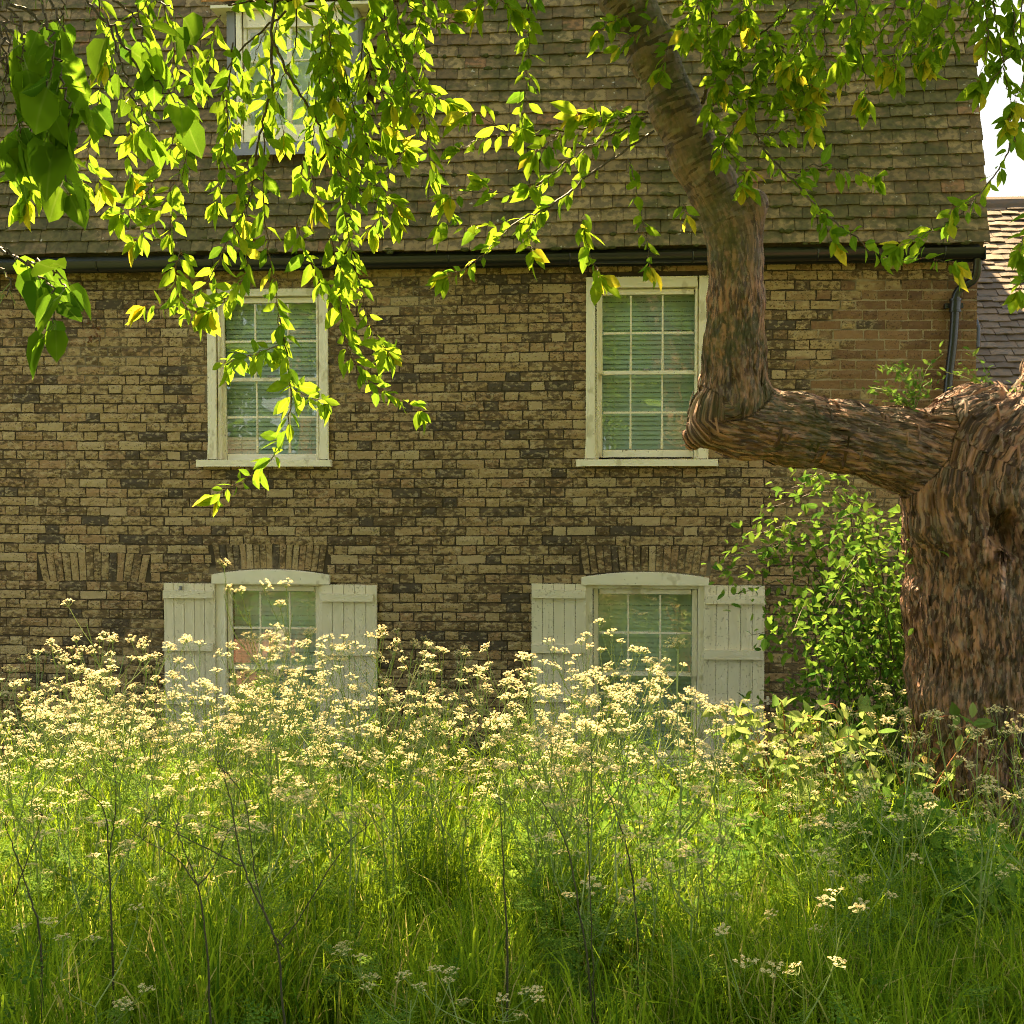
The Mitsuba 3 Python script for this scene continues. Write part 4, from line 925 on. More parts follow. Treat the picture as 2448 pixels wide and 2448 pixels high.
STALKS = [[[(-0.778,2.9,1.322),(-0.784,2.9,1.412),(-0.8,2.9,1.589),(-0.845,2.9,1.698),(-0.882,2.9,1.781),(-0.905,2.9,1.904),(-0.926,2.9,2.006),(-0.941,2.9,2.033)],[(-0.882,2.9,1.781),(-0.984,2.9,1.831),(-1.123,2.9,1.886)],[(-0.8,2.9,1.589),(-0.75,2.9,1.649),(-0.64,2.9,1.826),(-0.58,2.9,1.886)],[(-0.783,2.9,1.583),(-0.822,2.9,1.647),(-0.854,2.9,1.776),(-0.875,2.9,1.937),(-0.917,2.9,2.006)]],[[(-0.996,3.0,1.306),(-1.001,3.0,1.415),(-1.012,3.0,1.584),(-1.029,3.0,1.695),(-1.066,3.0,1.791),(-1.082,3.0,1.845)],[(-1.029,3.0,1.695),(-0.992,3.0,1.739),(-0.95,3.0,1.834)],[(-1.029,3.0,1.695),(-1.08,3.0,1.764),(-1.169,3.0,1.809)]],[[(-0.037,3.2,1.248),(-0.048,3.2,1.417),(-0.079,3.2,1.613),(-0.107,3.2,1.753),(-0.149,3.2,1.836),(-0.232,3.2,1.953)],[(-0.03,3.2,1.248),(-0.04,3.2,1.473),(-0.049,3.2,1.698),(-0.052,3.2,1.81)]],[[(-0.263,3.2,1.396),(-0.267,3.2,1.551),(-0.277,3.2,1.748),(-0.281,3.2,1.861)]],[[(-1.485,3.1,1.326),(-1.49,3.1,1.524),(-1.517,3.1,1.622),(-1.558,3.1,1.748),(-1.579,3.1,1.804)],[(-1.56,3.1,1.621),(-1.508,3.1,1.749),(-1.478,3.1,1.834)]],[[(-1.374,3.3,1.302),(-1.379,3.3,1.481),(-1.384,3.3,1.66),(-1.398,3.3,1.794),(-1.465,3.3,1.867)],[(-1.384,3.3,1.66),(-1.363,3.3,1.81),(-1.366,3.3,1.928)]],[[(0.09,3.6,1.35),(0.066,3.6,1.57),(0.027,3.6,1.726),(-0.043,3.6,1.881)]]]

def turned(x, y, seed, octaves=4):
    """The numpy twin of rfbm."""
    out, amp, tot = 0, 1.0, 0
    for o in range(octaves):
        c_, s_ = math.cos(.9 + 1.1 * o), math.sin(.9 + 1.1 * o); f_ = 1.93**o
        out = out + amp * meshkit.noise(np.stack([(x * c_ - y * s_) * f_, (x * s_ + y * c_) * f_, x * 0 + .37 * o], -1), seed + o)
        tot += amp; amp *= .58
    return out / tot


# ------------------------------------------------------------------ the old cherry tree: trunk, fork and leaning limb as one skin over a smooth union of round bones
def surface_nets(S, o, h):
    ins = S < 0
    c = [ins[a:ins.shape[0] - 1 + a, b:ins.shape[1] - 1 + b, d:ins.shape[2] - 1 + d] for a in (0, 1) for b in (0, 1) for d in (0, 1)]
    sm = np.sum(c, axis=0, dtype=np.int8)
    act = (sm > 0) & (sm < 8)
    I = np.argwhere(act)
    idx = np.full(act.shape, -1, np.int64); idx[act] = np.arange(len(I))
    C = np.array([[a, b, d] for a in (0, 1) for b in (0, 1) for d in (0, 1)])
    val = np.stack([S[I[:, 0] + a, I[:, 1] + b, I[:, 2] + d] for a, b, d in C], 1)
    acc, cnt = np.zeros((len(I), 3)), np.zeros(len(I))
    for p in range(8):
        for q in range(p + 1, 8):
            if np.abs(C[p] - C[q]).sum() != 1: continue
            x = (val[:, p] < 0) != (val[:, q] < 0)
            t = val[:, p] / np.where(x, val[:, p] - val[:, q], 1)
            acc += np.where(x[:, None], C[p] + t[:, None] * (C[q] - C[p]), 0); cnt += x
    V = (I + acc / cnt[:, None]) * h + o
    F = []
    for ax in range(3):
        e1, e2 = [(1, 2), (2, 0), (0, 1)][ax]
        sl = [slice(1, -1)] * 3; sl[ax] = slice(0, -1)
        lo = ins[tuple(sl)]
        sl2 = list(sl); sl2[ax] = slice(1, None)
        hi = ins[tuple(sl2)]
        E = np.argwhere(lo != hi)
        flip = lo[lo != hi]
        off = np.ones(3, int); off[ax] = 0
        E = E + off
        q = []
        for da, db in ((-1, -1), (0, -1), (0, 0), (-1, 0)):
            P = E.copy(); P[:, e1] += da; P[:, e2] += db
            q.append(idx[P[:, 0], P[:, 1], P[:, 2]])
        q = np.stack(q, 1)
        q[~flip] = q[~flip][:, ::-1]
        F.append(q)
    q = np.vstack(F)
    return V, np.vstack([q[:, [0, 1, 2]], q[:, [0, 2, 3]]])


CT = 'cherry_tree'
labels[CT] = {'label': 'old leaning cherry tree with a thick furrowed trunk and drooping leafy shoots', 'category': 'tree'}
h = .0165
org = np.array([-.45, 6.05, .35]); top_ = np.array([2.95, 7.55, 5.75])
dims = np.ceil((top_ - org) / h).astype(int)
S = np.full(dims, 2.0, np.float32)
axes = [org[k] + h * np.arange(dims[k]) for k in range(3)]


def add_chain(B, k=.07):
    for (p, q) in zip(B[:-1], B[1:]):
        a_, b_ = np.array(p[:3]), np.array(q[:3]); ra, rb = p[3], q[3]
        R_ = max(ra, rb) + .22
        lo = np.minimum(a_, b_) - R_; hi = np.maximum(a_, b_) + R_
        s_ = [slice(max(0, int((lo[d] - org[d]) / h)), max(0, min(dims[d], int((hi[d] - org[d]) / h) + 1))) for d in range(3)]
        if any(x.stop <= x.start for x in s_): continue
        P = np.stack(np.meshgrid(*[axes[d][s_[d]] for d in range(3)], indexing='ij'), -1).astype(np.float32)
        ab = (b_ - a_).astype(np.float32)
        t = np.clip(((P - a_.astype(np.float32)) @ ab) / (ab @ ab), 0, 1)
        dd = np.linalg.norm(P - a_.astype(np.float32) - t[..., None] * ab, axis=-1) - (ra + (rb - ra) * t)
        o_ = S[tuple(s_)]
        hh = np.clip(.5 + .5 * (o_ - dd) / k, 0, 1)
        S[tuple(s_)] = np.where(o_ > 1.5, dd, o_ * (1 - hh) + dd * hh - k * hh * (1 - hh))


CH = {'trunk': [TRUNK_BONES, STUMP_BONES, BURL_BONES, FORK_BONES], 'limb': [LIMB_BONES, ELBOW_BONES, RISER_BONES, KNOB_BONES]}
for g_ in CH.values():
    for B in g_: add_chain(B)
# a rotted hollow below the fork, and the cleft between the stump and the fork
for (cx, cy, cz, r_) in ((2.00, 6.42, 2.43, .085), (2.05, 6.40, 2.36, .06), (1.66, 6.52, 2.98, .05)):
    P = np.stack(np.meshgrid(*axes, indexing='ij'), -1) if False else None
    s_ = [slice(max(0, int((c_ - .4 - o_) / h)), min(dims[d], int((c_ + .4 - o_) / h))) for d, (c_, o_) in enumerate(zip((cx, cy, cz), org))]
    P = np.stack(np.meshgrid(*[axes[d][s_[d]] for d in range(3)], indexing='ij'), -1)
    dd = r_ - np.linalg.norm((P - [cx, cy, cz]) / [1, 1.9, 1.15], axis=-1)
    o_ = S[tuple(s_)]
    k = .04; hh = np.clip(.5 + .5 * (dd - o_) / k, 0, 1)
    S[tuple(s_)] = o_ * (1 - hh) + dd * hh + k * hh * (1 - hh)
V, F = surface_nets(S, org, h)
tm = trimesh.Trimesh(V, F, process=False)
trimesh.smoothing.filter_taubin(tm, iterations=8)
tm = tm.subdivide()
V, F, NRM = np.array(tm.vertices), np.array(tm.faces), np.array(tm.vertex_normals)
# bark coordinates: metres round and along the nearest bone
best = np.full(len(V), 9.0); UVB = np.zeros((len(V), 2)); part = np.zeros(len(V), int)
for gi, B in enumerate((TRUNK_BONES[:-1] + FORK_BONES[1:], LIMB_BONES + RISER_BONES)):
    s0 = gi * 7.0
    B = spline(B, 6)
    near = np.full(len(V), 9.0); depth_ = np.full(len(V), 9.0); uv_ = np.zeros((len(V), 2))
    for (p, q) in zip(B[:-1], B[1:]):
        a_, b_ = np.array(p[:3]), np.array(q[:3]); ab = b_ - a_; L = np.linalg.norm(ab); ab = ab / L
        t = np.clip(((V - a_) @ ab) / L, 0, 1)
        dv = V - a_ - t[:, None] * L * ab
        nd = np.linalg.norm(dv, axis=1)
        tw_ = np.array([0, -1.0, 0]); tw_ = unit(tw_ - (tw_ @ ab) * ab); e1 = np.cross(ab, tw_)
        ang = np.arctan2(dv @ e1, dv @ tw_)
        w = nd < near
        near[w] = nd[w]; depth_[w] = (nd - (p[3] + (q[3] - p[3]) * t))[w]
        uv_[w, 0] = (ang * np.clip(nd, .03, .40))[w] + gi * 3.3; uv_[w, 1] = (s0 + t * L)[w]
        s0 += L
    w = depth_ < best
    best[w] = depth_[w]; UVB[w] = uv_[w]; part[w] = gi
fur = turned(UVB[:, 0] * 21, UVB[:, 1] * 4.0, 4, 4)
ridge = 1 - np.abs(2 * fur - 1) * 2
lump = meshkit.fbm(V * 5.5, 3, 9) - .5
cross_ = turned(UVB[:, 0] * 5, UVB[:, 1] * 26, 8, 2) - .5
old = np.clip((4.1 - V[:, 2]) / .8, .15, 1) * np.where(part == 0, 1, .75)
V2 = V + NRM * ((.030 * (ridge - .3) * old + .05 * lump * old + .008 * cross_ * (1.3 - old))[:, None])
# drop a plank of bark colour coordinates per face group
fp = part[F].max(1)
for gi, nm in enumerate(CH):
    f_ = F[fp == gi]
    u_, inv = np.unique(f_, return_inverse=True)
    n_all = trimesh.Trimesh(V2, F, process=False).vertex_normals
    path = meshkit.write_ply((V2[u_], inv.reshape(-1, 3)), False, UVB[u_], None, normals=n_all[u_])
    scene[CT + '__' + nm] = {'type': 'ply', 'filename': path, 'face_normals': False, 'bsdf': {'type': 'ref', 'id': 'mat_bark'}}
# peeling plates of bark on the trunk
hi_i = rng.choice(np.flatnonzero((part == 0) | (V[:, 2] < 3.3)), 500, replace=False)
pl = []
for i_ in hi_i:
    nrm_ = NRM[i_]; upv = unit(np.array([0, 0, 1.0]) - nrm_ * nrm_[2]); sd = np.cross(upv, nrm_)
    w_, l_ = rng.uniform(.004, .010), rng.uniform(.02, .06)
    c_ = V2[i_] + nrm_ * .004
    q_ = [c_ + sd * w_ * a_ + upv * l_ * b_ + nrm_ * (rng.uniform(.0, .012) if b_ > 0 else -.004) for a_, b_ in ((-1, -1), (1, -1), (1, 1), (-1, 1))] + [c_ + nrm_ * .009]
    pl.append((np.array(q_), np.array([[0, 1, 4], [1, 2, 4], [2, 3, 4], [3, 0, 4]]), np.tile(UVB[i_], (5, 1))))
put(CT + '__bark_plates', cat(pl), 'mat_bark'); labels[CT + '__bark_plates'] = {'kind': 'stuff'}

# crown limbs above the frame
HAND = [[(-.294, 6.2, 5.776), (-.7, 5.7, 5.75), (-1.15, 5.1, 5.45), (-1.6, 4.75, 5.2), (-2.2, 4.7, 5.1)],
        [(-.294, 6.2, 5.776), (-.5, 6.2, 6.4), (-.9, 6.0, 7.1), (-1.3, 5.8, 7.8)], [(-.294, 6.2, 5.776), (0, 5.6, 6.2), (.5, 5.0, 6.6), (.9, 4.4, 6.9)],
        [(2.649, 6.5, 4.425), (2.75, 6.3, 5.2), (2.5, 5.9, 6.0), (2.2, 5.5, 6.8), (2.0, 5.2, 7.6)], [(2.72, 6.35, 5.0), (2.4, 5.9, 5.4), (1.9, 5.7, 5.55), (1.4, 5.6, 5.6)],
        [(2.649, 6.5, 4.425), (3.0, 6.7, 5.3), (3.4, 6.8, 6.3), (3.6, 6.9, 7.2)], [(2.75, 6.3, 5.2), (2.6, 5.7, 5.2), (2.45, 5.4, 4.95)]]
R0 = [.085, .07, .06, .12, .05, .09, .04]
for q, (P, r_) in enumerate(zip(HAND, R0)):
    sp = spline(P, 6)
    sp = sp + rng.normal(0, .012, sp.shape)
    put(num(CT + '__branch', q), tube(sp, np.linspace(r_, .018, len(sp)), 9), 'mat_bark', smooth=True)

# ---- leafy shoots
PX = 966 / math.tan(PI / 8)


def shoot(tag, pts, r_mm, den, tip):
    """A twig with alternate drooping leaves and a fan of leaves at its end."""
    sp = spline(pts, 8)
    n = len(sp)
    if n > 6:
        sp[1:-1] += rng.normal(0, .004, (n - 2, 3))
    seg = np.linalg.norm(np.diff(sp, axis=0), axis=1); s = np.concatenate([[0], np.cumsum(seg)])
    tw = tube(sp, np.linspace(r_mm, 1.2, n) / 1000, 5)
    lime = tag == 'l'
    step = (.058 if lime else .028) / den
    L0 = .076 if lime else (.108 if pts[0][1] > 5.2 and pts[0][0] < 0 else .094)
    at_s = np.arange(s[-1] * (.02 if r_mm < 6 else .25), s[-1], step)
    at_s = at_s + rng.normal(0, step * .3, len(at_s))
    pos = np.stack([np.interp(at_s, s, sp[:, k]) for k in range(3)], 1)
    tan = unit(np.stack([np.interp(at_s, s, np.gradient(sp[:, k])) for k in range(3)], 1))
    n1 = len(pos)
    rv = unit(rng.normal(0, 1, (n1, 3)))
    o_ = unit(rv - (rv * tan).sum(1, keepdims=True) * tan)
    ax = unit(.9 * o_ + .55 * tan + np.array([0, 0, -.42]) + rng.normal(0, .18, (n1, 3)))
    ln = L0 * rng.uniform(.55, 1.15, n1) * np.clip(1.15 - .3 * at_s / s[-1], .6, 1.2)
    # the end fan
    td = unit(sp[-1] - sp[-3])
    k = tip
    rv = unit(rng.normal(0, 1, (k, 3)))
    ax2 = unit(.8 * td + .75 * unit(rv - (rv @ td)[:, None] * td) + np.array([0, 0, -.65]) + rng.normal(0, .12, (k, 3)))
    pos = np.vstack([pos, np.tile(sp[-1], (k, 1)) + rng.normal(0, .004, (k, 3))]); ax = np.vstack([ax, ax2])
    ln = np.concatenate([ln, L0 * rng.uniform(.75, 1.35, k)])
    pet = rng.uniform(.006, .02, len(pos)) * (2.0 if lime else 1)
    base = pos + ax * pet[:, None] * .8 + np.array([0, 0, -.002])
    nr = rng.normal(0, 1, pos.shape) * [1, 1, .7] + [0, -.25, .6]
    tone = np.clip(rng.beta(1.3, 1.5, len(pos)), 0, 1)
    tone[n1:] = np.clip(tone[n1:] + .25, 0, 1)
    pt = [tube([a_, b_], .0011, 3, False) for a_, b_ in zip(pos, base)]
    if lime:
        ax = unit(ax + np.array([0, 0, -.5]))
    V, F, U = leaves(base, ax, nr, ln, .74 if lime else .46, tone, 'lime' if lime else 'cherry')
    return tw, cat(pt), (V, F, U), base, ln


LT = 'lime_tree'
labels[LT] = {'label': 'broad heart-shaped lime leaves hanging into the top left corner', 'category': 'tree'}
store = {'c': dict(tw=[], pt=[], L=[], b=[], ln=[]), 'l': dict(tw=[], pt=[], L=[], b=[], ln=[])}
for (tag, pts, r_mm, den, tip) in SHOOTS:
    tw, pt, LV, b, ln = shoot(tag, pts, r_mm, den, tip)
    d_ = store[tag]
    d_['tw'].append(tw); d_['pt'].append(pt); d_['L'].append(LV[0]); d_['F'] = LV[1]; d_['U'] = d_.get('U', []) + [LV[2]]; d_['b'].append(b); d_['ln'].append(ln)


def in_frame(P, edge=.43):
    q = np.asarray(P) - EYE
    z = q @ FWD
    rx = q @ np.array([0.99691733, 0.0784591, 0]); uz = q @ np.array([-0.0028913, 0.03673751, 0.99932077])
    return (z > .2) & (np.abs(rx / z) < edge) & (np.abs(uz / z) < edge)


# crown foliage above and beside the picture: it throws the dappled shade
def crown(n, box, size, keep):
    P = rng.uniform(box[0], box[1], (n * 3, 3))
    cl = meshkit.fbm(P * .85 + 9, 3, 21)
    P = P[(cl > keep)][:n]
    el = (P[:, 2] - EYE[2]) / np.maximum(P[:, 1], .3)
    P = P[(el > .455) & (P[:, 2] > 4.0)]
    N = len(P)
    return leaves(P, rng.normal(0, 1, (N, 3)) + [0, 0, -.6], rng.normal(0, .6, (N, 3)) + [0, 0, .8], rng.uniform(.8, 1.3, N) * size, .45, rng.beta(2, 2, N))


for tag, tree_, mat, nm in (('c', CT, 'mat_cherry_leaf', 'cherry'), ('l', LT, 'mat_lime_leaf', 'lime')):
    d_ = store[tag]
    LV, U, b, ln = np.vstack(d_['L']), np.vstack(d_['U']), np.vstack(d_['b']), np.concatenate(d_['ln'])
    for q, tw in enumerate(d_['tw']):
        put(num(tree_ + '__twig', q), tw, 'mat_twig', smooth=True)
    put(tree_ + '__petioles', cat(d_['pt']), 'mat_petiole' if tag == 'c' else 'mat_stem'); labels[tree_ + '__petioles'] = {'kind': 'stuff'}
    size = np.where(in_frame(b, .40), ln / np.linalg.norm(b - EYE, axis=1), 0)
    order = np.argsort(-size)
    for q, i_ in enumerate(order[:300]):
        if size[i_] <= 0: break
        put(num(tree_ + '__leaf', q), (LV[i_], d_['F'], U[i_]), mat, smooth=True)
    rest = order[300:]
    extra = [flat(LV[rest], d_['F'], U[rest])]
    if tag == 'c':
        extra.append(flat(*crown(7500, ([-3.3, 5.25, 5.2], [.4, 6.5, 6.3]), .105, .33)))
        extra.append(flat(*crown(7500, ([-.5, .8, 4.6], [4.6, 5.3, 7.6]), .11, .36)))
        extra.append(flat(*crown(5000, ([-4.2, 4.3, 4.9], [-.5, 5.3, 5.8]), .11, .33)))
        extra.append(flat(*crown(6000, ([-4.4, .6, 4.9], [-.5, 3.2, 8.0]), .12, .36)))
        extra.append(flat(*crown(3000, ([-4.2, -1.0, 4.6], [-.5, 2.3, 7.0]), .11, .36)))
        extra.append(flat(*crown(12000, ([-.7, 6.0, 5.6], [3.0, 8.9, 7.6]), .105, .40)))
    else:
        extra.append(flat(*crown(9000, ([-5.0, -3.0, 4.1], [1.2, 2.4, 5.8]), .12, .36)))
        extra.append(flat(*crown(1800, ([-2.8, 2.2, 4.05], [-.7, 2.85, 5.0]), .09, .30)))
    put(tree_ + '__foliage', cat(extra), mat, smooth=True); labels[tree_ + '__foliage'] = {'kind': 'stuff'}
put(LT + '__branch', tube(spline([(-4.2, 1.0, 6.2), (-3.0, 1.6, 5.6), (-2.0, 2.1, 4.9), (-1.35, 2.4, 4.25)], 6), np.linspace(.06, .008, 19), 8), 'mat_bark', smooth=True)
put(LT + '__trunk', tube(spline([(-5.0, .4, .9), (-4.8, .5, 3.0), (-4.6, .7, 5.2), (-4.2, 1.0, 6.2), (-4.0, 1.1, 8.5)], 6), np.linspace(.22, .05, 25), 14), 'mat_bark', smooth=True)

# ------------------------------------------------------------------ the bush by the wall, right of the shutters
BU = 'leafy_bush'
labels[BU] = {'label': 'glossy green bush arching under the leaning limb beside the right shutter', 'category': 'bush'}
BX = 0
tws, Ls, Us = [], [], []
# arching canes from the ground, each clothed in small leaves; crown outline as the photograph's
canes = []
for k in range(44):
    x0 = rng.uniform(1.25, 2.5); y0 = rng.uniform(7.2, 8.2)
    hgt = rng.uniform(1.6, 2.62); lean = rng.uniform(-.75, .25)
    canes.append([(x0, y0, float(ground_z(x0, y0))), (x0 + lean * .15, y0 - .05, hgt * .55), (x0 + lean * .55, y0 - .2, hgt * .93), (x0 + lean, y0 - .35 - rng.uniform(0, .3), hgt * rng.uniform(.80, 1.0))])
for (xe, ze) in ((.62, 2.10), (.75, 1.97), (.80, 2.32), (.95, 2.5), (1.1, 2.62), (.86, 1.72), (.95, 1.35), (1.02, 1.1), (.86, 1.28), (.9, 2.22), (.7, 2.2)):
    x0 = rng.uniform(1.5, 1.9)
    canes.append([(x0, 7.9, .4), (x0 - .1, 7.8, ze * .6), ((x0 + xe) / 2 + .05, 7.7, ze * .98 + .08), (xe, 7.6, ze)])
for c_ in canes:
    sp = spline(c_, 8); n = len(sp)
    tws.append(tube(sp, np.linspace(.006, .0016, n), 4))
    for rep in range(1):
        m_ = 100
        t = rng.uniform(.12, 1, m_)**.8 * (n - 1)
        i_ = np.minimum(t.astype(int), n - 2); fr_ = (t - i_)[:, None]
        P = sp[i_] * (1 - fr_) + sp[i_ + 1] * fr_
        P = P + rng.normal(0, 1, (m_, 3)) * [.075, .07, .065]
        ok = (P[:, 1] < 9.45)
        P = P[ok]; m_ = len(P)
        V, F, U = leaves(P, rng.normal(0, 1, (m_, 3)) + [-.25, -.3, -.25], rng.normal(0, .6, (m_, 3)) + [0, -.45, .85], rng.uniform(.036, .074, m_), .5, rng.beta(1.6, 2.2, m_), 'other')
        Ls.append(V); Us.append(U)
LV, U = np.vstack(Ls), np.vstack(Us)
put(BU + '__cane', cat(tws[:20]), 'mat_twig', smooth=True)
for q, t_ in enumerate(tws[20:]): put(num(BU + '__cane', q + 1), t_, 'mat_twig', smooth=True)
sz = np.linalg.norm(LV[:, 10] - LV[:, 0], axis=1) * in_frame(LV[:, 0], .42) * (LV[:, 0, 1] < 7.75)
order = np.argsort(-sz)
for q, i_ in enumerate(order[:300]): put(num(BU + '__leaf', q), (LV[i_], F, U[i_]), 'mat_shrub_leaf', smooth=True)
LV, U = LV[order[300:]], U[order[300:]]
put(BU + '__foliage', flat(LV, F, U), 'mat_shrub_leaf', smooth=True); labels[BU + '__foliage'] = {'kind': 'stuff'}

# broad pale-leaved shrub in front of it
PB = 'broadleaf_shrub'
labels[PB] = {'label': 'low shrub with broad pale leaves on reddish stems in front of the bush', 'category': 'shrub'}
cn = 0; Ls, Us = [], []
for k in range(26):
    x0, y0 = rng.uniform(.85, 1.6), rng.uniform(6.2, 6.8)
    hgt = rng.uniform(.35, .85); z0 = float(ground_z(x0, y0))
    xe = x0 + rng.uniform(-.35, .3)
    sp = spline([(x0, y0, z0), ((x0 + xe) / 2, y0 - .03, z0 + hgt * .6), (xe, y0 - .12, z0 + hgt), (xe + rng.uniform(-.15, .1), y0 - .2, z0 + hgt * 1.04)], 6)
    put(num(PB + '__stem', k), tube(sp, np.linspace(.005, .002, len(sp)), 5), 'mat_petiole', smooth=True)
    m_ = 15
    t = rng.uniform(.35, 1, m_) * (len(sp) - 1.01); i_ = t.astype(int)
    P = sp[i_] + rng.normal(0, .015, (m_, 3))
    V, F, U = leaves(P, rng.normal(0, 1, (m_, 3)) + [0, -.2, .1], rng.normal(0, .5, (m_, 3)) + [0, -.3, 1], rng.uniform(.06, .115, m_), .5, rng.beta(1.6, 1.6, m_))
    Ls.append(V); Us.append(U)
LV, U = np.vstack(Ls), np.vstack(Us)
for q in range(min(300, len(LV))): put(num(PB + '__leaf', q), (LV[q], F, U[q]), 'mat_pale_leaf', smooth=True)
put(PB + '__foliage', flat(LV[300:], F, U[300:]), 'mat_pale_leaf', smooth=True); labels[PB + '__foliage'] = {'kind': 'stuff'}

# seedlings rooted in the crotch of the tree
for q, (cx, cy, cz, n_s, lab) in enumerate(((1.60, 6.66, 3.05, 13, 'feathery green seedling growing out of the tree crotch, left of the stump'), (2.02, 6.72, 3.06, 9, 'spindly leafy seedling growing behind the stump in the tree crotch'))):
    key = num('crotch_seedling', q)
    labels[key] = {'label': lab, 'category': 'plant'}
    st_, Ls, Us = [], [], []
    for k in range(n_s):
        e = np.array([rng.uniform(-.22, .22), rng.uniform(-.1, .15), rng.uniform(.06, .30)])
        sp = spline([(cx, cy, cz), (cx + e[0] * .4, cy + e[1] * .4, cz + e[2] * .7), (cx + e[0], cy + e[1], cz + e[2])], 5)
        st_.append(tube(sp, .0018, 4))
        m_ = 14
        P = sp[rng.integers(2, len(sp), m_)] + rng.normal(0, .018, (m_, 3))
        V, F, U = leaves(P, rng.normal(0, 1, (m_, 3)) + e * 2, rng.normal(0, .6, (m_, 3)) + [0, -.3, .9], rng.uniform(.022, .05, m_), .5, rng.beta(1.5, 2, m_))
        Ls.append(V); Us.append(U)
    put(key + '__stem', cat(st_), 'mat_stem')
    put(key + '__foliage', flat(np.vstack(Ls), F, np.vstack(Us)), 'mat_fern', smooth=True); labels[key + '__foliage'] = {'kind': 'stuff'}

# ------------------------------------------------------------------ cow parsley
def umbel(c, up_, R_, rays, fl, heads, stems):
    """A compound umbel: rays from one point, each carrying a little domed cluster of cream florets."""
    up_ = unit(np.asarray(up_, float))
    e1 = unit(np.cross(up_, [.3, .8, .1])); e2 = np.cross(up_, e1)
    for k in range(rays):
        a_ = 2.4 * k + rng.uniform(-.3, .3); r_ = R_ * math.sqrt((k + .5) / rays)
        tip_ = c + up_ * (R_ * .95 - .45 * r_ * r_ / R_ + rng.normal(0, R_ * .12)) + (e1 * math.cos(a_) + e2 * math.sin(a_)) * r_
        stems.append(tube([c, tip_], .0008, 3, False))
        rr = R_ * .23
        for j in range(fl):
            b_ = 2.4 * j; q_ = rr * math.sqrt((j + .3) / fl)
            p_ = tip_ + (e1 * math.cos(b_) + e2 * math.sin(b_)) * q_ + up_ * (.005 - .6 * q_ * q_ / rr + rng.normal(0, .0015))
            n_ = unit(up_ + rng.normal(0, .35, 3)); s1 = unit(np.cross(n_, rng.normal(0, 1, 3))); s2 = np.cross(n_, s1)
            z_ = rng.uniform(.0022, .0039)
            heads.append((np.array([p_ + s1 * z_, p_ + s2 * z_, p_ - s1 * z_, p_ - s2 * z_]), np.array([[0, 1, 2], [0, 2, 3]]), np.tile([[rng.random(), rng.random()]], (4, 1))))


def fern_leaf(base, d, L, out_v):
    d = unit(np.asarray(d, float)); side = unit(np.cross(d, [0, 0, 1.0])); nrm_ = np.cross(side, d)
    for k in range(7):
        t = .25 + .75 * k / 7
        for s in (-1, 1):
            b0 = base + d * L * t - nrm_ * -.02 * t; l1 = L * .42 * (1.1 - t)
            for j in range(5):
                q_ = (j + .5) / 5
                for s2 in (-1, 1):
                    p_ = b0 + unit(side * s + d * .5) * l1 * q_
                    dd = unit(d * .7 + side * s * .5 + d * s2 * .7 + rng.normal(0, .25, 3)); z_ = l1 * .22 * (1.25 - q_)
                    w_ = unit(np.cross(dd, nrm_ + rng.normal(0, .3, 3))) * z_ * .38
                    out_v.append((np.array([p_, p_ + dd * z_ * .5 + w_, p_ + dd * z_ * 1.2, p_ + dd * z_ * .5 - w_]), np.array([[0, 1, 2], [0, 2, 3]]), np.tile([[rng.random(), .5]], (4, 1))))


PROTOS = []
for k in range(12):
    gid = f'cow_parsley_kind_{k}'
    stems, heads, fern = [], [], []
    b = rng.normal(0, .05, 2)
    main = spline([(0, 0, 0), (b[0] * .5, b[1] * .5, .35), (b[0], b[1], .62)], 5)
    stems.append(tube(main, np.linspace(.0042, .0028, len(main)), 5))
    nb = rng.integers(3, 5)
    for q in range(nb):
        a_ = 2 * PI * q / nb + rng.uniform(-.4, .4)
        s_ = main[-1 if q < 2 else -4]
        sp_ = rng.uniform(.10, .20)
        top = s_ + np.array([math.cos(a_) * sp_, math.sin(a_) * sp_, rng.uniform(.18, .34)])
        br = spline([s_, (s_ + top) / 2 + [math.cos(a_) * .03, math.sin(a_) * .03, -.01], top], 4)
        stems.append(tube(br, np.linspace(.0026, .0018, len(br)), 4))
        for w in range(rng.integers(1, 4)):
            c2 = top + np.array([rng.normal(0, .05), rng.normal(0, .05), rng.uniform(.02, .10)])
            stems.append(tube(spline([br[-3], (br[-3] + c2) / 2 + [0, 0, -.01], c2], 3), .0015, 3))
            hd = []
            umbel(c2, np.array([rng.normal(0, .25), rng.normal(0, .25), 1]), rng.uniform(.022, .034), rng.integers(7, 11), 9, hd, stems)
            heads.append(cat(hd))
    for q in range(7):
        a_ = rng.uniform(0, 2 * PI); z_ = rng.uniform(.02, .66)
        p_ = np.array([0, 0, z_]) if z_ < .3 else main[int(z_ / .62 * (len(main) - 1.01))]
        fern_leaf(p_, [math.cos(a_), math.sin(a_), rng.uniform(.15, .9)], rng.uniform(.14, .26) * (1.1 - .5 * z_), fern)
    d_ = {'type': 'shapegroup', 'stem': ply(cat(stems)[:2], 'mat_stem'), 'leaf': ply(cat(fern)[:2], 'mat_fern', uv=cat(fern)[2])}
    for q, hm in enumerate(heads):
        d_[num('flower_head', q)] = ply(hm[:2], 'mat_petal', uv=hm[2])
    scene[gid] = d_
    PROTOS.append(gid)


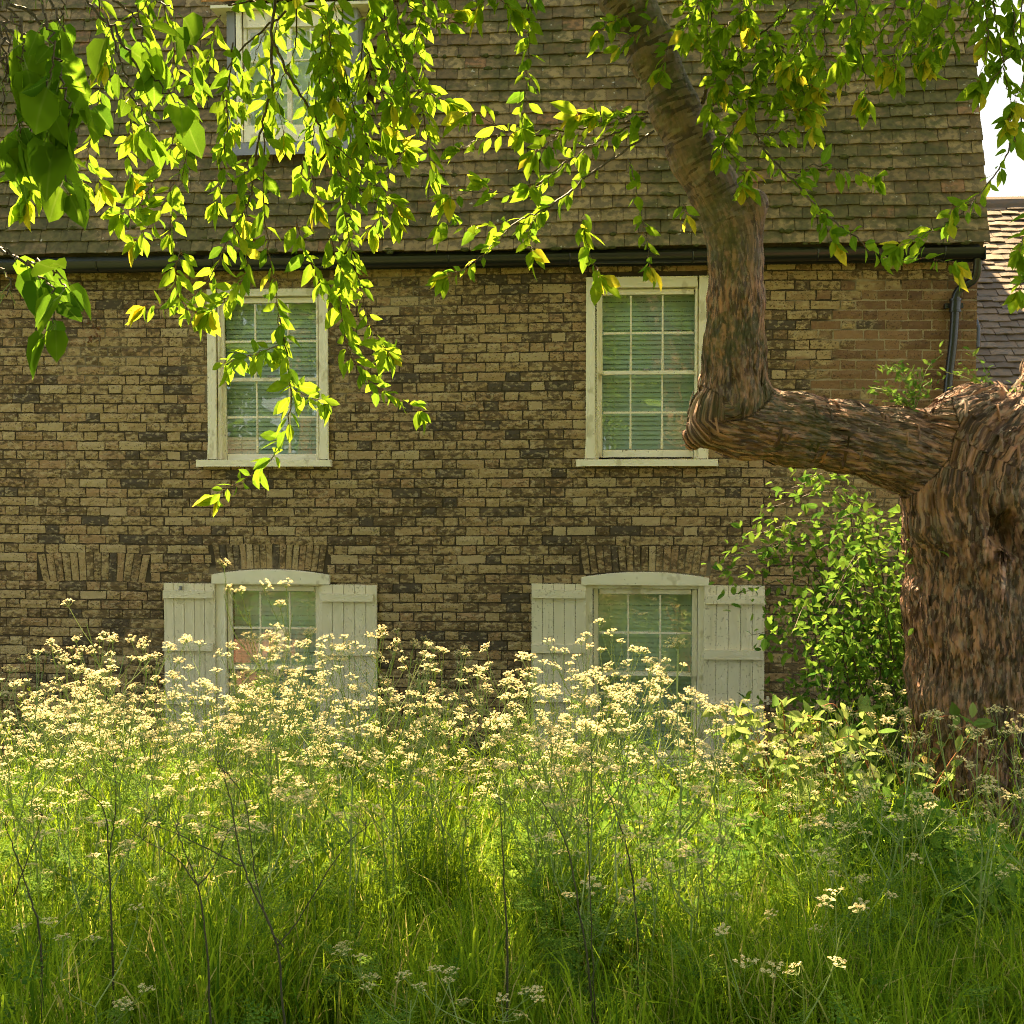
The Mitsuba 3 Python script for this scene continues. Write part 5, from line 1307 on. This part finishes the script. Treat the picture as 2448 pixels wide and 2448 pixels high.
def parsley(i, x, y, height, lab, group, proto=None, lean=0.0):
    key = num('cow_parsley', i)
    z = float(ground_z(x, y)) - .02
    s = height / .93
    g = PROTOS[rng.integers(len(PROTOS))] if proto is None else PROTOS[proto]
    w = .5 + .5 * s
    scene[key] = {'type': 'instance', 'shapegroup': {'type': 'ref', 'id': g},
                  'to_world': T().translate([x, y, z]).rotate([rng.normal(), rng.normal(), 0.01], float(rng.normal(0, 5) + lean)).rotate([0, 0, 1], float(rng.uniform(0, 360))).scale([w, w, s])}
    labels[key] = {'label': lab, 'category': 'cow parsley'}
    if group: labels[key]['group'] = group


plants = []
n_try = 0
while len(plants) < 288 and n_try < 9000:
    n_try += 1
    y = 3.6 + 4.7 * rng.random()**.95
    x = rng.uniform(-.49 * y - .2, .35 * y)
    left = np.clip((.25 - x / y) / .5, 0, 1)
    dens = (.50 + .50 * left) * np.clip((y - 2.9) / 2.0, .2, 1) * (1 if x < .15 * y or y < 7 else .7)
    if x > 1.3 and y > 6.2: dens *= .7
    if rng.random() > dens: continue
    if y > 8.0 and rng.random() < .6: continue
    hgt = rng.uniform(.46, 1.04) * (1.0 if x < .3 else .84)
    if y > 6.9: hgt *= rng.uniform(.95, 1.18)
    plants.append((x, y, hgt, None, None))
plants += [(-1.28, 3.0, .50, 'shaded greyish cow parsley in the bottom left corner', 6), (-.52, 2.95, .46, 'shaded cow parsley with pale heads at the bottom edge, left of centre', 8), (-.36, 3.0, .44, 'shaded cow parsley just right of the pale heads at the bottom edge', 9), (.98, 4.3, .6, 'white cow parsley in the shaded right foreground', 10), (.42, 2.85, .56, 'cow parsley with a bright cluster of heads alone in the dark grass, right of centre', 3), (.72, 2.62, .44, 'cow parsley with bright heads at the bottom edge, right of the lone one', 5), (.86, 2.55, .36, 'cow parsley with one bright head cut by the bottom edge', 7),
           (-1.82, 6.3, 1.42, 'tallest cow parsley, rising across the right shutter of the lower left window', 1), (-2.6, 6.6, 1.2, 'tall cow parsley rising across the panes of the lower left window', 2), (.02, 6.4, 1.02, 'cow parsley leaning across the left shutter of the lower right window', 4)]
# named by the thing they stand in front of, by their row and by their place in it
ZONES = [(-9, -4.15, 'the brick at the far left'), (-4.15, -3.6, 'the brick left of all shutters'), (-3.6, -3.1, "the left window's left shutter"), (-3.1, -2.3, "the left window's panes"), (-2.3, -1.8, "the left window's right shutter"),
         (-1.8, -1.4, 'the brick beside the left window'), (-1.4, -1.0, 'the brick midway between'), (-1.0, -.6, 'the brick beside the right window'), (-.6, -.15, "the right window's left shutter"), (-.15, .7, "the right window's panes"),
         (.7, 1.2, "the right window's right shutter"), (1.2, 2.2, 'the bush'), (2.2, 9, 'the cherry trunk')]
ROWS = [(0, 4.9, 'front-row'), (4.9, 6.0, 'second-row'), (6.0, 7.1, 'third-row'), (7.1, 99, 'back-row')]
ORD = ['leftmost', 'second', 'third', 'fourth', 'fifth', 'sixth', 'seventh', 'eighth', 'ninth', 'tenth', 'eleventh', 'twelfth', 'thirteenth', 'fourteenth', 'fifteenth', 'sixteenth', 'seventeenth', 'eighteenth', 'nineteenth', 'twentieth'] + [f'{k}th' for k in range(21, 60)]
cell = {}
for k, (x, y, hgt, lab, pr) in enumerate(plants):
    if lab is None:
        wx = x * 9.6 / y
        z_ = next(n for n, zz in enumerate(ZONES) if zz[0] <= wx < zz[1]); r_ = next(n for n, rr in enumerate(ROWS) if rr[0] <= y < rr[1])
        cell.setdefault((z_, r_), []).append((wx, k))
LABS = {}
for (z_, r_), mem in cell.items():
    for o_, (wx, k) in enumerate(sorted(mem)):
        LABS[k] = f"{ORD[o_] + (' from the left' if o_ else '') if len(mem) > 1 else 'only one'} of the {ROWS[r_][2]} cow parsley before {ZONES[z_][2]}"
for k, (x, y, hgt, lab, pr) in enumerate(plants):
    parsley(k, x, y, hgt, lab or LABS[k], 'cow parsley plants in the meadow', pr)
# the rest of the drift, past the number that is built singly
Vs = []
for k in range(130):
    y = 4.2 + 4.0 * rng.random(); x = rng.uniform(-.5 * y - .2, .1 * y)
    if rng.random() > np.clip((.2 - x / y) / .5, .1, 1): continue
    src = scene[PROTOS[rng.integers(12)]]
    Vs.append((x, y, src, rng.uniform(.55, .9), rng.uniform(0, 2 * PI)))
for nm_, mt in (('flower_head', 'mat_petal'), ('stem', 'mat_stem'), ('leaf', 'mat_fern')):
    parts = []
    for (x, y, src, s, a_) in Vs:
        R_ = np.array([[math.cos(a_), -math.sin(a_), 0], [math.sin(a_), math.cos(a_), 0], [0, 0, 1]])
        for nn, dd in src.items():
            if isinstance(dd, dict) and nn.startswith(nm_):
                wv, wf, _, wu, _ = meshkit.WRITTEN[dd['filename']]
                parts.append(((wv * s) @ R_.T + [x, y, float(ground_z(x, y)) - .02], wf, wu))
    put('cow_parsley_drift__' + nm_, cat(parts), mt)
labels['cow_parsley_drift'] = {'label': 'mass of smaller cow parsley filling the drift', 'category': 'cow parsley', 'kind': 'stuff'}

# branching cow parsley stalks near the camera, their backlit darkness painted into the colour
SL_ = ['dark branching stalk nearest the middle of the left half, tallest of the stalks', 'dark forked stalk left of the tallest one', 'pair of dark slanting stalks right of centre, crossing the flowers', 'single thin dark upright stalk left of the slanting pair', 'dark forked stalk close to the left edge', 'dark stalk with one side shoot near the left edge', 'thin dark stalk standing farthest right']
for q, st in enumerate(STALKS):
    key = num('parsley_stalk', q)
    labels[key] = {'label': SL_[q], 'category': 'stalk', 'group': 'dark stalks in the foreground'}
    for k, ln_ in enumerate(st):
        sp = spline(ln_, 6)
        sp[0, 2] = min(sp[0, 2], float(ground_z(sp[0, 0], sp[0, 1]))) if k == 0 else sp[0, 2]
        put(num(key + '__stem', k), tube(sp + rng.normal(0, .0012, sp.shape), np.linspace(.0034 if k == 0 else .0020, .0010, len(sp)), 5), 'mat_backlit_stalk', smooth=True)
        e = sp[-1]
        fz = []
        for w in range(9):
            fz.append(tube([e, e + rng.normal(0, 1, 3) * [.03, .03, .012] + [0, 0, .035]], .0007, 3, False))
        put(num(key + '__umbel_rays', k), cat(fz), 'mat_backlit_stalk')

# ------------------------------------------------------------------ long grass
def blades(n, ymin, ymax, hmin, hmax, seed, xr=None, dens=None):
    r = np.random.default_rng(seed)
    y = ymin + (ymax - ymin) * np.sqrt(r.random(n)) if xr is None else r.uniform(ymin, ymax, n)
    x = r.uniform(-.50, .40, n) * (y + .35) if xr is None else r.uniform(*xr, n)
    cl = meshkit.fbm(np.stack([x * 2.6, y * 2.6, x * 0], 1), 3, seed)
    k = r.random(n) < np.clip((cl - .25) * 2.6, .12, 1)
    if dens is not None: k &= r.random(n) < dens(x, y)
    x, y, cl = x[k], y[k], cl[k]; n = len(x)
    h = r.uniform(hmin, hmax, n) * (.35 + 1.5 * np.clip(cl - .25, 0, .6))
    w = r.uniform(.0014, .0050, n)
    a = r.uniform(0, 2 * PI, n); bend = r.uniform(.08, .75, n) * h
    d = np.stack([np.cos(a), np.sin(a), 0 * a], 1); sdir = np.stack([-np.sin(a + r.normal(0, .5, n)), np.cos(a), 0 * a], 1)
    base = np.stack([x, y, ground_z(x, y) - .01], 1)
    V = []
    for t in (0, .4, .75):
        c = base + d * (bend * t**2)[:, None] + np.stack([0 * h, 0 * h, h * (t - .12 * t * t * (bend / h))], 1)
        for s in (-1, 1): V.append(c + sdir * (s * w * (1 - .55 * t))[:, None])
    V.append(base + d * bend[:, None] + np.stack([0 * h, 0 * h, h * (1 - .35 * bend / h)], 1))
    V = np.stack(V, 1)
    F = np.array([[0, 1, 3], [0, 3, 2], [2, 3, 5], [2, 5, 4], [4, 5, 6]])
    U = np.zeros((n, 7, 2)); U[..., 0] = r.random(n)[:, None]; U[..., 1] = np.array([0, 0, .5, .5, .8, .8, 1])
    return flat(V, F, U)


def seed_heads(n, seed):
    r = np.random.default_rng(seed)
    out = []
    for k in range(n):
        y = r.uniform(3.0, 8.2); x = r.uniform(-.5, .38) * y
        z = float(ground_z(x, y)); hh = r.uniform(.5, .85); a = r.uniform(0, 2 * PI); bd = r.uniform(.05, .22)
        tp = np.array([x + math.cos(a) * bd, y + math.sin(a) * bd, z + hh])
        t_ = r.uniform(.55, .97)
        for q_ in tube(spline([(x, y, z), (x + math.cos(a) * bd * .3, y + math.sin(a) * bd * .3, z + hh * .6), tp], 4), .0009, 3)[:1]:
            tb = tube(spline([(x, y, z), (x + math.cos(a) * bd * .3, y + math.sin(a) * bd * .3, z + hh * .6), tp], 4), .0009, 3)
            out.append((tb[0], tb[1], np.tile([[t_, .5]], (len(tb[0]), 1))))
        m_ = r.integers(14, 26); ln_ = r.uniform(.05, .11); sp_ = r.uniform(.004, .016)
        f_ = r.random(m_)
        c = tp - np.array([math.cos(a) * .2, math.sin(a) * .2, .98]) * ln_ * f_[:, None] + r.normal(0, 1, (m_, 3)) * (sp_ * (.25 + .75 * f_))[:, None]
        V, F, U = leaves(c, np.array([math.cos(a) * .4, math.sin(a) * .4, .9]) + r.normal(0, .35, (m_, 3)), r.normal(0, 1, (m_, 3)), r.uniform(.006, .012, m_), .4, np.full(m_, t_))
        out.append(flat(V, F, U))
    return cat(out)


put('long_grass', cat([seed_heads(420, 8), blades(42000, 1.6, 5.0, .16, .46, 1), blades(42000, 4.2, 9.3, .20, .58, 2), blades(9000, 5.0, 8.6, .5, .8, 3, dens=lambda x, y: (x / y < .05) * .9 + .1), blades(20000, 1.6, 4.2, .25, .5, 4, (0.2, 2.2))]), 'mat_grass')
labels['long_grass'] = {'label': 'long uncut meadow grass in sun and shade before the house', 'category': 'grass', 'kind': 'stuff'}

# ferny leaves of the young cow parsley in the sward
parts = []
for k in range(330):
    y = 2.1 + 6.2 * rng.random()**.8; x = rng.uniform(-.5, .36) * y
    a_ = rng.uniform(0, 2 * PI); s = rng.uniform(.55, 1.0)
    wv, wf, _, wu, _ = meshkit.WRITTEN[scene[PROTOS[rng.integers(12)]]['leaf']['filename']]
    R_ = np.array([[math.cos(a_), -math.sin(a_), 0], [math.sin(a_), math.cos(a_), 0], [0, 0, 1]])
    parts.append(((wv * [s, s, s * .72]) @ R_.T + [x, y, float(ground_z(x, y)) - .02], wf, np.clip(wu + rng.normal(0, .2), 0, 1)))
put('fern_leaf_sward', cat(parts), 'mat_fern')
labels['fern_leaf_sward'] = {'label': 'feathery green leaves of young cow parsley among the grass', 'category': 'foliage', 'kind': 'stuff'}

# leafy ground weeds round the tree and in the shaded right foreground
N = 34000
y = rng.uniform(4.3, 8.6, N); x = rng.uniform(-.1, .41, N) * y
cl = meshkit.fbm(np.stack([x * 2.2, y * 2.2, x * 0 + 4], 1), 3, 5)
k = (cl > .40) & (rng.random(N) < np.clip(.25 + (x / y) * 2.6, 0, 1)) & ~((np.hypot(x - 2.02, y - 6.85) < .42))
x, y, cl = x[k], y[k], cl[k]
P = np.stack([x, y, ground_z(x, y) + rng.random(len(x)) * (.12 + .9 * np.clip(cl - .40, 0, .4))], 1)
put('ground_weeds', flat(*leaves(P, rng.normal(0, 1, P.shape) + [0, 0, .1], rng.normal(0, .45, P.shape) + [0, -.2, 1], rng.uniform(.03, .075, len(P)), .55, rng.beta(1.6, 2.2, len(P)), 'other')), 'mat_shrub_leaf', smooth=True)
labels['ground_weeds'] = {'label': 'low leafy weeds and ivy in the shade round the cherry trunk', 'category': 'weeds', 'kind': 'stuff'}

# ------------------------------------------------------------------ the garden behind the camera, seen in the window panes
for q, (x, y, hgt, rad, lab) in enumerate(((-5.5, -17, 12.0, 3.2, 'tall green tree across the garden, left of the pink wall'), (2.2, -15, 11.5, 3.6, 'broad green tree across the garden behind the camera'), (9.5, -17, 11.0, 3.6, 'rounded green tree at the garden end, farthest right'), (-17.5, -18, 11.0, 3.6, 'green tree across the garden beyond the pink wall'), (-1.4, -19, 13.0, 3.6, 'tall green tree behind the two nearest garden trees'), (5.8, -18.5, 12.5, 3.6, 'tall green tree between the broad and the rounded garden trees'), (-11.0, -24, 14.0, 4.6, 'dark green tree rising behind the pink house'))):
    key = num('garden_tree', q)
    labels[key] = {'label': lab, 'category': 'tree'}
    z0 = float(ground_z(x, y))
    put(key + '__trunk', tube(spline([(x, y, z0 - .1), (x + .1, y, z0 + 1.5), (x, y + .1, z0 + hgt * .7)], 5), np.linspace(.28, .06, 11), 10), 'mat_bark', smooth=True)
    N = 5200
    cc = rng.normal(0, 1, (26, 3)); cc = unit(cc) * rng.uniform(.3, 1, (26, 1))**.5
    c_ = np.array([x, y, z0 + hgt * .58]) + cc * [rad, rad, hgt * .42]
    P = c_[rng.integers(0, 26, N)] + rng.normal(0, .42, (N, 3))
    put(key + '__crown', flat(*leaves(P, rng.normal(0, 1, (N, 3)), rng.normal(0, .7, (N, 3)) + [0, .2, .8], rng.uniform(.22, .42, N), .6, rng.beta(2, 2, N))), 'mat_far_leaf', smooth=True)
GH = 'garden_house'
labels[GH] = {'label': 'pink brick house across the garden, mirrored in the lower left window', 'category': 'house'}
put(GH + '__wall', bbox(-13.4, -8.9, -19.5, -15.5, .4, 2.6, .01), 'mat_far_brick')
prof = sg.Polygon([(-19.9, 2.6), (-17.5, 3.3), (-15.1, 2.6)])
m = trimesh.creation.extrude_polygon(prof, 5.1, engine='earcut'); v = np.array(m.vertices)
put(GH + '__roof', (np.stack([-13.7 + v[:, 2], v[:, 0], v[:, 1]], 1), np.array(m.faces), np.zeros((len(v), 2))), 'mat_wing_tile')
put(GH + '__door', bbox(-9.9, -9.35, -15.5, -15.45, 1.0, 2.4, .01), 'mat_paint')
for q, xx in enumerate((-12.6, -11.3)):
    put(num(GH + '__window', q), bbox(xx - .35, xx + .35, -15.5, -15.46, 1.6, 2.35, .01), 'mat_paint')
HG = 'garden_hedge'
labels[HG] = {'label': 'tall green hedge along the far end of the garden', 'category': 'hedge'}
N = 11000
P = np.stack([rng.uniform(-26, 18, N), rng.normal(-21, .6, N), .9 + 6.6 * rng.random(N)**1.1], 1)
put(HG, flat(*leaves(P, rng.normal(0, 1, (N, 3)), rng.normal(0, .7, (N, 3)) + [0, .5, .6], rng.uniform(.4, .75, N), .6, rng.beta(2, 2, N))), 'mat_far_leaf', smooth=True)
